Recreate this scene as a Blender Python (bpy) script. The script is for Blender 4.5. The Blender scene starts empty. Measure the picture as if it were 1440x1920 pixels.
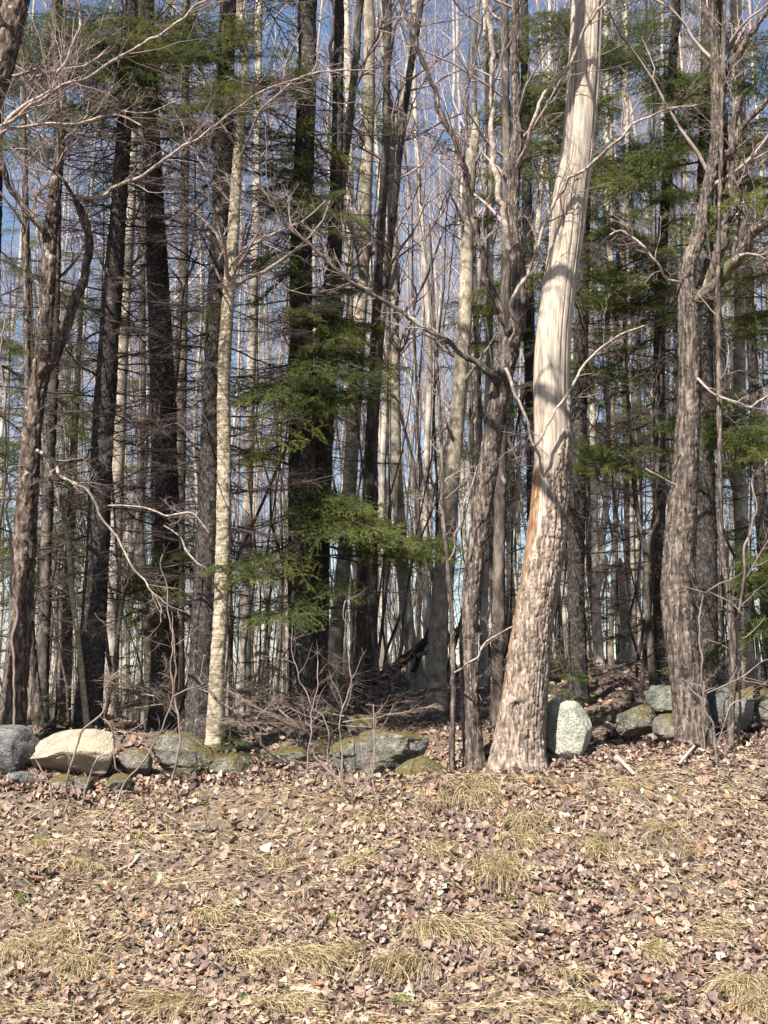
import bpy, bmesh, math, random
import numpy as np

# ------------------------------------------------------------------ camera, sky, sun, exposure
SC = bpy.context.scene
COL = SC.collection
F = 2376.0                              # focal length in photo pixels (1440 x 1920)
PITCH = math.atan(330 / F)
CAM = np.array([0.0, 0.0, 1.6])
cam_d = bpy.data.cameras.new('camera'); cam = bpy.data.objects.new('camera', cam_d); COL.objects.link(cam)
cam_d.sensor_fit = 'VERTICAL'; cam_d.angle = 2 * math.atan(960 / F)
cam_d.clip_start = 0.1; cam_d.clip_end = 6000
cam.location = CAM; cam.rotation_euler = (math.pi / 2 + PITCH, 0, 0)
SC.camera = cam

SUN_AZ = math.radians(180 + 32)          # clockwise from +Y (the view direction): behind the camera, to its left
SUN_EL = math.radians(50)
to_sun = np.array([math.sin(SUN_AZ) * math.cos(SUN_EL), math.cos(SUN_AZ) * math.cos(SUN_EL), math.sin(SUN_EL)])
world = bpy.data.worlds.new('World'); SC.world = world; world.use_nodes = True
wn = world.node_tree.nodes; wl = world.node_tree.links
bg = wn['Background']; sky_tex = wn.new('ShaderNodeTexSky'); sky_tex.sky_type = 'NISHITA'
sky_tex.sun_disc = False; sky_tex.sun_elevation = SUN_EL; sky_tex.sun_rotation = SUN_AZ
sky_tex.air_density = 1.0; sky_tex.dust_density = 0.6; sky_tex.ozone_density = 2.0
wl.new(sky_tex.outputs[0], bg.inputs[0]); bg.inputs[1].default_value = 0.062
sun_d = bpy.data.lights.new('sun', 'SUN'); sun = bpy.data.objects.new('sun', sun_d); COL.objects.link(sun)
sun_d.energy = 5.0; sun_d.angle = math.radians(0.53); sun_d.color = (1.0, 0.95, 0.88)
from mathutils import Vector, Matrix
sun.rotation_euler = Vector(tuple(to_sun)).to_track_quat('Z', 'Y').to_euler()
sun.location = (-10, -15, 20)
vs = SC.view_settings
vs.view_transform = 'Standard'; vs.look = 'None'; vs.gamma = 1.0; vs.use_curve_mapping = False
vs.exposure = 1.5

RNG = np.random.default_rng(7)
random.seed(7)

# ------------------------------------------------------------------ helpers: pixels, noise, meshes
_cp, _sp = math.cos(PITCH), math.sin(PITCH)
def ray(px, py):
    xv = (px - 720) / F; yv = -(py - 960) / F
    return np.array([xv, _cp - _sp * yv, _sp + _cp * yv])
def unp(px, py, Y):
    r = ray(px, py); return CAM + r * (Y / r[1])
def ppm(px, py, Y):                      # photo pixels per metre there
    r = ray(px, py); return F / (Y / r[1])

def _hash(ix, iy, iz, seed):
    h = (ix * 374761393 + iy * 668265263 + iz * 2147483647 + seed * 974634777) & 0xFFFFFFFF
    h = ((h ^ (h >> 13)) * 1274126177) & 0xFFFFFFFF
    return ((h ^ (h >> 16)) & 0xFFFF) / 65535.0
def vnoise(p, seed=0):                   # value noise in [-1, 1]
    p = np.asarray(p, float); i = np.floor(p).astype(np.int64); f = p - i; f = f * f * (3 - 2 * f)
    out = 0
    for dx in (0, 1):
        for dy in (0, 1):
            for dz in (0, 1):
                w = (f[..., 0] if dx else 1 - f[..., 0]) * (f[..., 1] if dy else 1 - f[..., 1]) * (f[..., 2] if dz else 1 - f[..., 2])
                out = out + w * _hash(i[..., 0] + dx, i[..., 1] + dy, i[..., 2] + dz, seed)
    return out * 2 - 1
def fbm(p, seed=0, oct=4):
    a, s, o = 0.5, 1.0, 0
    for k in range(oct):
        o = o + a * vnoise(np.asarray(p) * s, seed + k * 17); a *= 0.5; s *= 2.03
    return o
def cells(u, v, seed=0, wrap=None):      # cellular noise: distance to border of the plate, and a random value per plate
    iu = np.floor(u).astype(np.int64); iv = np.floor(v).astype(np.int64)
    f1 = np.full(u.shape, 9.0); f2 = np.full(u.shape, 9.0); idv = np.zeros(u.shape)
    for du in (-1, 0, 1):
        for dv in (-1, 0, 1):
            cu = iu + du; cv = iv + dv
            hu = cu % wrap if wrap else cu
            x = cu + 0.15 + 0.7 * _hash(hu, cv, 0 * cu, seed); y = cv + 0.15 + 0.7 * _hash(hu, cv, 0 * cu + 5, seed)
            d = np.hypot(u - x, v - y)
            near = d < f1
            f2 = np.where(near, f1, np.minimum(f2, d)); idv = np.where(near, _hash(hu, cv, 0 * cu + 9, seed), idv)
            f1 = np.where(near, d, f1)
    return f2 - f1, idv
def sstep(a, b, x):
    t = np.clip((x - a) / (b - a), 0, 1); return t * t * (3 - 2 * t)

def mesh_np(name, V, faces, attrs=None, smooth=True):
    """faces: list of (n, k) int arrays; attrs: name -> per-point float (n,) or rgb (n, 3)"""
    me = bpy.data.meshes.new(name)
    V = np.ascontiguousarray(V, dtype=np.float32)
    if not isinstance(faces, list): faces = [faces]
    faces = [np.asarray(f, dtype=np.int32) for f in faces if len(f)]
    me.vertices.add(len(V)); me.vertices.foreach_set('co', V.ravel())
    loops = np.concatenate([f.ravel() for f in faces])
    tot = np.concatenate([np.full(len(f), f.shape[1], np.int32) for f in faces])
    start = np.concatenate([[0], np.cumsum(tot)[:-1]]).astype(np.int32)
    me.loops.add(len(loops)); me.loops.foreach_set('vertex_index', loops)
    me.polygons.add(len(tot)); me.polygons.foreach_set('loop_start', start)
    try: me.polygons.foreach_set('loop_total', tot)
    except Exception: pass
    me.polygons.foreach_set('use_smooth', np.full(len(tot), smooth, dtype=bool))
    for k, a in (attrs or {}).items():
        a = np.asarray(a, np.float32)
        if a.ndim == 1:
            at = me.attributes.new(k, 'FLOAT', 'POINT'); at.data.foreach_set('value', a)
        else:
            at = me.attributes.new(k, 'FLOAT_COLOR', 'POINT')
            at.data.foreach_set('color', np.concatenate([a, np.ones((len(a), 1), np.float32)], 1).ravel())
    me.update(calc_edges=True); me.validate()
    return me
def obj(name, me, mat=None, parent=None, loc=None, rot=None, scale=None):
    o = bpy.data.objects.new(name, me); COL.objects.link(o)
    if mat is not None and me is not None and len(me.materials) == 0: me.materials.append(mat)
    if parent is not None: o.parent = parent
    if loc is not None: o.location = tuple(loc)
    if rot is not None: o.rotation_euler = rot
    if scale is not None: o.scale = scale if hasattr(scale, '__len__') else (scale,) * 3
    return o
def tag(o, label=None, cat=None, group=None, kind=None):
    if label: o['label'] = label
    if cat: o['category'] = cat
    if group: o['group'] = group
    if kind: o['kind'] = kind
    return o
def thing(name, loc, label, cat, group=None):
    o = bpy.data.objects.new(name, None); COL.objects.link(o); o.location = tuple(loc); o.empty_display_size = 0.1
    return tag(o, label, cat, group)

def resample(P, step):
    P = np.asarray(P, float)
    # Catmull-Rom through the control points, then even spacing
    Q = np.vstack([2 * P[0] - P[1], P, 2 * P[-1] - P[-2]]); out = []
    for i in range(1, len(Q) - 2):
        t = np.linspace(0, 1, 12, endpoint=False)[:, None]
        a, b, c, d = Q[i - 1], Q[i], Q[i + 1], Q[i + 2]
        out.append(0.5 * ((2 * b) + (c - a) * t + (2 * a - 5 * b + 4 * c - d) * t ** 2 + (3 * b - a - 3 * c + d) * t ** 3))
    out = np.vstack(out + [P[-1:]])
    s = np.concatenate([[0], np.cumsum(np.linalg.norm(np.diff(out[:, :3], axis=0), axis=1))])
    n = max(3, int(s[-1] / step) + 1); t = np.linspace(0, s[-1], n)
    return np.stack([np.interp(t, s, out[:, k]) for k in range(out.shape[1])], 1)
def norm(v): return v / np.maximum(np.linalg.norm(v, axis=-1, keepdims=True), 1e-9)

def multi_tube(P, R, sides, off=0):
    """P (N,K,3), R (N,K) -> verts, quads, end-cap-free tapered tubes"""
    N, K, _ = P.shape
    T = np.empty_like(P); T[:, 1:-1] = P[:, 2:] - P[:, :-2]; T[:, 0] = P[:, 1] - P[:, 0]; T[:, -1] = P[:, -1] - P[:, -2]
    T = norm(T)
    m = norm(P[:, -1] - P[:, 0]); ref = np.where(np.abs(m[:, 2:3]) > 0.8, np.array([[1.0, 0.05, 0]]), np.array([[0, 0.05, 1.0]]))
    A = norm(np.cross(T, ref[:, None, :])); B = np.cross(T, A)
    th = np.arange(sides) * 2 * math.pi / sides
    V = P[:, :, None, :] + R[:, :, None, None] * (np.cos(th)[None, None, :, None] * A[:, :, None, :] + np.sin(th)[None, None, :, None] * B[:, :, None, :])
    base = (np.arange(N) * K * sides)[:, None, None]; k = (np.arange(K - 1) * sides)[None, :, None]; s = np.arange(sides)[None, None, :]; s2 = (s + 1) % sides
    q = np.stack([base + k + s, base + k + sides + s, base + k + sides + s2, base + k + s2], -1).reshape(-1, 4)
    return V.reshape(-1, 3), q + off
class Acc:
    def __init__(self): self.V = []; self.F = {}; self.n = 0; self.A = []
    def add(self, V, F, a=None):
        self.V.append(V); self.F.setdefault(F.shape[1], []).append(F + self.n); self.n += len(V)
        self.A.append(np.zeros(len(V)) if a is None else np.broadcast_to(a, (len(V),)))
    def mesh(self, name, attr=None, smooth=True):
        return mesh_np(name, np.vstack(self.V), [np.vstack(f) for f in self.F.values()], {attr: np.concatenate(self.A)} if attr else None, smooth)

def sprout(P, R, n, rng, t0=0.2, t1=1.0, ang=(35, 65), lr=0.45, lmin=0.0, k=5, wig=0.25, up=0.08, rr=0.55, rmin=0.0012, rmax=9, tip=0.3, flat=0.0, absl=None):
    """children of the branches P: n per branch, vectorised"""
    N, K, _ = P.shape; M = N * n; idx = np.repeat(np.arange(N), n)
    t = t0 + (t1 - t0) * rng.random(M); s = t * (K - 1); i = np.minimum(s.astype(int), K - 2); f = (s - i)[:, None]
    pos = P[idx, i] * (1 - f) + P[idx, i + 1] * f
    tan = norm(P[idx, i + 1] - P[idx, i]); rad = R[idx, i] * (1 - f[:, 0]) + R[idx, i + 1] * f[:, 0]
    rnd = rng.normal(size=(M, 3)); rnd[:, 2] *= (1 - flat); perp = norm(rnd - tan * (rnd * tan).sum(1, keepdims=True))
    a = np.radians(ang[0] + (ang[1] - ang[0]) * rng.random(M))[:, None]
    d = norm(np.cos(a) * tan + np.sin(a) * perp)
    PL = np.linalg.norm(np.diff(P, axis=1), axis=2).sum(1)[idx]
    L = (absl[0] + (absl[1] - absl[0]) * rng.random(M)) if absl else lr * PL * (1 - 0.55 * t) * (0.5 + 0.9 * rng.random(M))
    L = np.maximum(L, lmin); C = np.empty((M, k, 3)); C[:, 0] = pos
    for j in range(1, k):
        C[:, j] = C[:, j - 1] + d * (L / (k - 1))[:, None]
        d = norm(d + wig * rng.normal(size=(M, 3)) + np.array([0, 0, up]))
    r0 = np.clip(rad * rr * (0.7 + 0.5 * rng.random(M)), rmin, rmax)
    w = np.linspace(1, tip, k)[None, :]
    return C, np.maximum(r0[:, None] * w, rmin * 0.5)

# ------------------------------------------------------------------ helpers: materials
def material(name):
    m = bpy.data.materials.new(name); m.use_nodes = True
    nt = m.node_tree; b = nt.nodes['Principled BSDF']; b.inputs['Specular IOR Level'].default_value = 0.2; b.inputs['Roughness'].default_value = 0.9
    return m, nt, b
def N(nt, kind, **kw):
    n = nt.nodes.new(kind)
    for k, v in kw.items():
        if k in n.inputs: n.inputs[k].default_value = v
        else: setattr(n, k, v)
    return n
def ramp(nt, src, stops, interp='LINEAR'):
    r = nt.nodes.new('ShaderNodeValToRGB'); r.color_ramp.interpolation = interp; e = r.color_ramp.elements
    while len(e) < len(stops): e.new(0.5)
    for i, (p, c) in enumerate(stops):
        e[i].position = p; c = (c, c, c) if not hasattr(c, '__len__') else c; e[i].color = (*c, 1)
    nt.links.new(src, r.inputs[0]); return r.outputs[0]
def mixc(nt, fac, a, b, mode='MIX'):
    m = nt.nodes.new('ShaderNodeMix'); m.data_type = 'RGBA'; m.blend_type = mode
    for sock, v in ((m.inputs[0], fac), (m.inputs[6], a), (m.inputs[7], b)):
        if hasattr(v, 'is_linked'): nt.links.new(v, sock)
        elif hasattr(v, '__len__'): sock.default_value = (*v, 1)
        else: sock.default_value = v
    return m.outputs[2]
def coords(nt, scale, kind='Object'):
    tc = nt.nodes.new('ShaderNodeTexCoord'); mp = nt.nodes.new('ShaderNodeMapping'); mp.inputs['Scale'].default_value = scale
    nt.links.new(tc.outputs[kind], mp.inputs[0]); return mp.outputs[0]
def noise(nt, co, scale, detail=5, rough=0.6, dist=0.0):
    n = N(nt, 'ShaderNodeTexNoise', Scale=scale, Detail=detail, Roughness=rough, Distortion=dist); nt.links.new(co, n.inputs['Vector']); return n.outputs[0]
def bump(nt, b, h, strength, dist=0.02):
    n = N(nt, 'ShaderNodeBump', Strength=strength, Distance=dist); nt.links.new(h, n.inputs['Height']); nt.links.new(n.outputs[0], b.inputs['Normal'])

def bark(name, dark, mid, light, stretch=0.25, sc=30, lichen=None, lich=(0.60, 0.66), lsc=9, bs=0.6, moss=None, msc=3.0, mth=(0.6, 0.68)):
    m, nt, b = material(name)
    co = coords(nt, (1, 1, stretch)); co2 = coords(nt, (1, 1, 1))
    n1 = noise(nt, co, sc, 7, 0.7, 0.4)
    c = ramp(nt, n1, [(0.38, dark), (0.5, mid), (0.63, light)])
    big = noise(nt, co2, 1.7, 3)
    c = mixc(nt, 0.55, c, ramp(nt, big, [(0.35, 0.75), (0.65, 1.25)]), 'MULTIPLY')
    if lichen:
        l = noise(nt, co2, lsc, 6, 0.65)
        c = mixc(nt, ramp(nt, l, [(lich[0], 0.0), (lich[1], 0.9)]), c, lichen)
    if moss:
        l = noise(nt, co2, msc, 7, 0.7)
        c = mixc(nt, ramp(nt, l, [(mth[0], 0.0), (mth[1], 0.85)]), c, moss)
    nt.links.new(c, b.inputs['Base Color'])
    bump(nt, b, n1, bs, 0.02)
    return m
M = {}
M['bark_brown'] = bark('shaggy brown bark', (0.022, 0.016, 0.013), (0.072, 0.052, 0.041), (0.21, 0.158, 0.12), 0.3, 26, (0.40, 0.35, 0.29), (0.60, 0.68))
M['bark_spruce'] = bark('spruce bark', (0.014, 0.012, 0.011), (0.040, 0.033, 0.029), (0.10, 0.085, 0.075), 0.6, 38, (0.27, 0.27, 0.23), (0.62, 0.70), 16)
M['bark_birch'] = bark('yellow birch bark', (0.15, 0.115, 0.075), (0.30, 0.245, 0.17), (0.43, 0.37, 0.275), 4.0, 10, (0.075, 0.058, 0.042), (0.585, 0.64), 3.2)
M['bark_beech'] = bark('smooth grey bark', (0.13, 0.105, 0.075), (0.25, 0.21, 0.155), (0.37, 0.325, 0.25), 0.7, 9, (0.42, 0.39, 0.31), (0.58, 0.66), 6, 0.25, (0.14, 0.15, 0.055), 2.2, (0.62, 0.72))
M['bark_maple'] = bark('rough maple bark', (0.022, 0.017, 0.014), (0.072, 0.056, 0.045), (0.23, 0.185, 0.15), 0.14, 34, (0.34, 0.31, 0.27), (0.60, 0.74), 26)
M['bark_mossy'] = bark('mossy maple bark', (0.03, 0.024, 0.02), (0.10, 0.078, 0.063), (0.25, 0.20, 0.165), 0.14, 34, (0.34, 0.31, 0.27), (0.60, 0.74), 26, 0.6, (0.085, 0.078, 0.03), 2.6, (0.50, 0.60))
M['bark_far'] = bark('pale far bark', (0.20, 0.16, 0.125), (0.37, 0.315, 0.255), (0.50, 0.44, 0.365), 0.3, 7, (0.12, 0.10, 0.08), (0.62, 0.70), 1.3, 0.3)
M['bark_far_dark'] = bark('brown far bark', (0.024, 0.019, 0.016), (0.07, 0.056, 0.046), (0.17, 0.138, 0.113), 0.3, 9, (0.40, 0.37, 0.31), (0.62, 0.70), 3, 0.4)
M['limb_pale'] = bark('pale branch bark', (0.13, 0.10, 0.082), (0.27, 0.215, 0.18), (0.44, 0.37, 0.31), 1, 20, (0.13, 0.10, 0.085), (0.60, 0.68), 8, 0.3)
def plain(name, a, b_, sc=6, rough=0.9, obj_rand=False):
    m, nt, b = material(name); n = noise(nt, coords(nt, (1, 1, 1)), sc, 3)
    c = ramp(nt, n, [(0.35, a), (0.65, b_)])
    if obj_rand:
        oi = nt.nodes.new('ShaderNodeObjectInfo'); c = mixc(nt, 1.0, c, ramp(nt, oi.outputs['Random'], [(0, 0.7), (1, 1.25)]), 'MULTIPLY')
    nt.links.new(c, b.inputs['Base Color']); b.inputs['Roughness'].default_value = rough; return m
M['twig'] = plain('grey pink twigs', (0.15, 0.11, 0.098), (0.32, 0.25, 0.225), 3)
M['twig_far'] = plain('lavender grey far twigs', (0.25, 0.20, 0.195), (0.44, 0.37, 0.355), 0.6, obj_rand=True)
M['twig_dark'] = plain('dark dead spruce twigs', (0.028, 0.021, 0.018), (0.085, 0.065, 0.055), 4)
M['twig_brown'] = plain('brown dead brush twigs', (0.09, 0.066, 0.052), (0.26, 0.20, 0.16), 4)
M['stick'] = plain('weathered stick', (0.22, 0.17, 0.13), (0.48, 0.40, 0.33), 9)
def needle_mat():
    m, nt, b = material('spruce needles')
    oi = nt.nodes.new('ShaderNodeObjectInfo'); n = noise(nt, coords(nt, (1, 1, 1)), 3.5, 3)
    c = ramp(nt, n, [(0.32, (0.050, 0.082, 0.024)), (0.50, (0.105, 0.140, 0.034)), (0.64, (0.185, 0.200, 0.050))])
    c = mixc(nt, 1.0, c, ramp(nt, oi.outputs['Random'], [(0, (0.75, 0.85, 0.8)), (0.5, (1, 1, 1)), (1, (1.35, 1.2, 0.95))]), 'MULTIPLY')
    nt.links.new(c, b.inputs['Base Color']); b.inputs['Roughness'].default_value = 0.55
    tr = nt.nodes.new('ShaderNodeBsdfTranslucent'); nt.links.new(c, tr.inputs[0]); mx = nt.nodes.new('ShaderNodeMixShader'); mx.inputs[0].default_value = 0.28
    nt.links.new(b.outputs[0], mx.inputs[1]); nt.links.new(tr.outputs[0], mx.inputs[2]); nt.links.new(mx.outputs[0], nt.nodes['Material Output'].inputs[0]); return m
M['needles'] = needle_mat()
def attr_mat(name, attr, rough=0.8, trans=0.25):
    m, nt, b = material(name); a = nt.nodes.new('ShaderNodeAttribute'); a.attribute_name = attr
    n = noise(nt, coords(nt, (1, 1, 1)), 60, 2); c = mixc(nt, 1.0, a.outputs['Color'], ramp(nt, n, [(0.3, 0.82), (0.7, 1.15)]), 'MULTIPLY')
    nt.links.new(c, b.inputs['Base Color']); b.inputs['Roughness'].default_value = rough
    tr = nt.nodes.new('ShaderNodeBsdfTranslucent'); nt.links.new(c, tr.inputs[0]); mx = nt.nodes.new('ShaderNodeMixShader'); mx.inputs[0].default_value = trans
    nt.links.new(b.outputs[0], mx.inputs[1]); nt.links.new(tr.outputs[0], mx.inputs[2]); nt.links.new(mx.outputs[0], nt.nodes['Material Output'].inputs[0]); return m
M['leaf'] = attr_mat('dry fallen leaf', 'leafcol', 0.65, 0.15)
M['grass'] = attr_mat('dry grass', 'leafcol', 0.7, 0.25)
def ground_mat():
    m, nt, b = material('forest soil'); co = coords(nt, (1, 1, 1))
    n1 = noise(nt, co, 18, 8, 0.7); n2 = noise(nt, co, 1.1, 4)
    c = ramp(nt, n1, [(0.3, (0.035, 0.026, 0.021)), (0.5, (0.115, 0.085, 0.068)), (0.7, (0.24, 0.185, 0.145))])
    c = mixc(nt, ramp(nt, n2, [(0.45, 0.0), (0.7, 0.4)]), c, (0.16, 0.13, 0.07)); nt.links.new(c, b.inputs['Base Color']); bump(nt, b, n1, 0.8, 0.04); return m
M['ground'] = ground_mat()
def rock_mat(name, dark, mid, light, moss_amt=0.0, veins=None, warm=None):
    m, nt, b = material(name); co = coords(nt, (1, 1, 1))
    n1 = noise(nt, co, 7, 9, 0.72, 0.6); n2 = noise(nt, co, 45, 4, 0.6); n3 = noise(nt, co, 2.6, 5, 0.6)
    c = ramp(nt, n1, [(0.32, dark), (0.50, mid), (0.66, light)])
    c = mixc(nt, 0.6, c, ramp(nt, n2, [(0.35, 0.68), (0.6, 1.12)]), 'MULTIPLY')
    if warm: c = mixc(nt, ramp(nt, n3, [(0.45, 0.0), (0.62, 0.8)]), c, warm)
    if veins: c = mixc(nt, ramp(nt, noise(nt, co, 4.2, 4, 0.5, 1.5), [(0.60, 0.0), (0.66, 0.75)]), c, veins)
    # dark lichen specks
    c = mixc(nt, ramp(nt, noise(nt, co, 20, 6, 0.7), [(0.64, 0.0), (0.70, 0.7)]), c, (0.05, 0.05, 0.045))
    if moss_amt > 0:
        g = nt.nodes.new('ShaderNodeNewGeometry'); sx = nt.nodes.new('ShaderNodeSeparateXYZ'); nt.links.new(g.outputs['Normal'], sx.inputs[0])
        ad = N(nt, 'ShaderNodeMath', operation='MULTIPLY_ADD'); ad.inputs[1].default_value = 0.4; nt.links.new(sx.outputs[2], ad.inputs[0]); nt.links.new(noise(nt, co, 6, 6, 0.7), ad.inputs[2])
        mossc = ramp(nt, n2, [(0.3, (0.040, 0.036, 0.012)), (0.7, (0.15, 0.115, 0.035))])
        th = 1.02 - moss_amt * 0.42
        c = mixc(nt, ramp(nt, ad.outputs[0], [(max(0, th - 0.05), 0.0), (min(1, th + 0.04), 0.95)]), c, mossc)
    nt.links.new(c, b.inputs['Base Color']); hs = N(nt, 'ShaderNodeMath', operation='ADD'); nt.links.new(n1, hs.inputs[0]); nt.links.new(n2, hs.inputs[1]); bump(nt, b, hs.outputs[0], 0.9, 0.035); b.inputs['Roughness'].default_value = 0.85; return m
M['rock_tan'] = rock_mat('tan granite', (0.20, 0.165, 0.12), (0.33, 0.285, 0.215), (0.44, 0.395, 0.32), 0, warm=(0.38, 0.305, 0.205))
M['rock_grey'] = rock_mat('grey granite', (0.05, 0.048, 0.046), (0.13, 0.125, 0.118), (0.25, 0.24, 0.22), 0.0)
M['rock_rough'] = rock_mat('rough grey stone', (0.055, 0.050, 0.040), (0.15, 0.138, 0.112), (0.29, 0.27, 0.225), 0.68)
M['rock_slab'] = rock_mat('layered slab stone', (0.06, 0.055, 0.045), (0.15, 0.14, 0.115), (0.29, 0.27, 0.23), 0.75)
M['rock_moss'] = rock_mat('mossy stone', (0.07, 0.065, 0.05), (0.16, 0.15, 0.115), (0.28, 0.265, 0.21), 0.85)
M['rock_white'] = rock_mat('pale green white granite', (0.19, 0.195, 0.145), (0.35, 0.35, 0.275), (0.49, 0.475, 0.39), 0, veins=(0.52, 0.37, 0.31))
M['rock_green'] = rock_mat('greenish grey stone', (0.07, 0.072, 0.056), (0.165, 0.168, 0.135), (0.29, 0.285, 0.24), 0.5)
def dead_mat():
    m, nt, b = material('barkless wood and blocky bark')
    a = nt.nodes.new('ShaderNodeAttribute'); a.attribute_name = 'mask'; r = nt.nodes.new('ShaderNodeAttribute'); r.attribute_name = 'rot'
    co = coords(nt, (1, 1, 0.06)); co2 = coords(nt, (1, 1, 0.22)); co3 = coords(nt, (1, 1, 1))
    g = noise(nt, co, 60, 6, 0.65); g2 = noise(nt, co2, 5, 5)
    wood = ramp(nt, g, [(0.3, (0.15, 0.115, 0.085)), (0.46, (0.36, 0.295, 0.225)), (0.68, (0.54, 0.46, 0.365))])
    wood = mixc(nt, ramp(nt, g2, [(0.46, 0.0), (0.66, 0.7)]), wood, (0.25, 0.215, 0.185))
    wood = mixc(nt, 0.8, wood, ramp(nt, noise(nt, co, 16, 4, 0.6), [(0.36, 0.6), (0.52, 1.0), (0.7, 1.2)]), 'MULTIPLY')
    wood = mixc(nt, r.outputs['Fac'], wood, ramp(nt, noise(nt, co2, 22, 5), [(0.35, (0.12, 0.058, 0.03)), (0.65, (0.33, 0.205, 0.115))]))
    bk = ramp(nt, noise(nt, co2, 34, 7, 0.7), [(0.38, (0.065, 0.048, 0.037)), (0.5, (0.20, 0.152, 0.118)), (0.63, (0.40, 0.325, 0.255))])
    bk = mixc(nt, 0.6, bk, ramp(nt, noise(nt, co3, 2.5, 3), [(0.35, 0.8), (0.65, 1.2)]), 'MULTIPLY')
    c = mixc(nt, a.outputs['Fac'], wood, bk); nt.links.new(c, b.inputs['Base Color'])
    bump(nt, b, g, 0.7, 0.012); return m
M['dead'] = dead_mat()

# ------------------------------------------------------------------ ground
GY = np.array([-40, 0, 2, 5, 8.3, 12, 13.5, 16, 19, 22, 30, 60, 130, 400, 3000.])
GL = np.array([0, 0, -.1, -1.0, -.485, .62, 1.10, 1.16, .85, .45, -1, -7, -14, -20, -20])
GM = np.array([0, 0, -.1, -1.0, -.485, .74, 0.98, 1.38, 1.78, 1.90, 1.2, -5, -12, -20, -20])
GR = np.array([0, 0, -.1, -1.0, -.44, .86, 1.10, 1.45, 1.80, 2.06, 1.9, -3, -10, -20, -20])
def gh(x, y):
    x = np.asarray(x, float); y = np.asarray(y, float); z = 0
    for dy, w in ((-.5, .2), (-.25, .2), (0, .2), (.25, .2), (.5, .2)):
        l = np.interp(y + dy, GY, GL); m = np.interp(y + dy, GY, GM); r = np.interp(y + dy, GY, GR)
        t = np.clip((x + 3) / 3, 0, 1); t = t * t * (3 - 2 * t); t2 = np.clip(x / 3, 0, 1); t2 = t2 * t2 * (3 - 2 * t2)
        z = z + w * (l * (1 - t) + m * t + (r - m) * t2)
    near = np.clip((60 - y) / 40, 0, 1)
    z = z + .16 * np.exp(-((x - .85) / .9) ** 2 - ((y - 11.5) / .55) ** 2) + .10 * np.exp(-((x - 2.6) / .7) ** 2 - ((y - 11.2) / .5) ** 2)
    p = np.stack([x, y, 0 * x], -1)
    return z + near * (0.11 * vnoise(p * 0.9, 3) + 0.055 * vnoise(p * 2.3, 4) + 0.022 * vnoise(p * 6, 5))
def ghf(x, y): return float(gh(np.array([x]), np.array([y]))[0])
def hit(px, py):                         # where the line of sight meets the ground
    r = ray(px, py); t = np.arange(5.0, 40, 0.02); P = CAM + r * t[:, None]; below = P[:, 2] < gh(P[:, 0], P[:, 1])
    return P[np.argmax(below)] if below.any() else P[-1]
def grid_axis(spans):
    a = [np.arange(s, e, d) for s, e, d in spans]; return np.unique(np.round(np.concatenate(a), 4))
gx = grid_axis([(-3000, -200, 400), (-200, -30, 20), (-30, -9, 1.5), (-9, -5.2, .3), (-5.2, 5.2, .075), (5.2, 9, .3), (9, 30, 1.5), (30, 200, 20), (200, 3001, 400)])
gy = grid_axis([(-40, 6, 1.5), (6, 7.8, .2), (7.8, 14, .075), (14, 24, .2), (24, 40, 1), (40, 200, 10), (200, 3001, 200)])
X, Y = np.meshgrid(gx, gy); Z = gh(X.ravel(), Y.ravel())
nx, ny = len(gx), len(gy); ii = (np.arange(ny - 1)[:, None] * nx + np.arange(nx - 1)[None, :]).ravel()
ground = obj('ground', mesh_np('ground', np.stack([X.ravel(), Y.ravel(), Z], 1), np.stack([ii, ii + 1, ii + nx + 1, ii + nx], 1)), M['ground'])
tag(ground, 'leaf covered bank rising to the wood floor', 'ground', kind='structure')

# fallen leaves ------------------------------------------------------
LEAFCOL = np.array([[.20, .138, .115], [.135, .094, .082], [.255, .178, .135], [.33, .240, .175], [.40, .305, .22], [.48, .385, .285], [.34, .20, .105], [.25, .125, .07], [.22, .165, .15], [.58, .49, .38], [.085, .062, .055]])
LEAFP = np.array([.18, .12, .18, .18, .14, .07, .03, .015, .06, .02, .03]); LEAFP /= LEAFP.sum()
def leaf_template(rng):
    """a curled leaf: 3 columns x 5 rows, unit length along y"""
    t = np.array([0, .3, .68, 1.0]); w = np.array([.09, .38, .34, .04]) * (0.8 + 0.5 * rng.random())
    w[1:3] *= 0.6 + 0.7 * rng.random(2)
    fold = rng.uniform(-.3, 1.1); curl = rng.uniform(-2.2, 2.6); twist = rng.uniform(-.7, .7)
    V = []
    for i in range(4):
        a = curl * (t[i] - .5)
        cy = (t[i] - .5) * (1 - .12 * abs(curl)); cz = .25 * curl * (t[i] - .5) ** 2 * 2
        for s in (-1, 0, 1):
            x = s * w[i] * (1 + .25 * rng.uniform(-1, 1) * abs(s)); z = cz + fold * abs(s) * w[i] + .06 * rng.uniform(-1, 1); tw = twist * (t[i] - .5)
            V.append((x * math.cos(tw) - 0, cy + .06 * rng.uniform(-1, 1) * abs(s), z + x * math.sin(tw)))
    Fq = [(i * 3 + j, i * 3 + j + 1, i * 3 + j + 4, i * 3 + j + 3) for i in range(3) for j in range(2)]
    return np.array(V), np.array(Fq)
LT = [leaf_template(RNG) for _ in range(24)]
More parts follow.
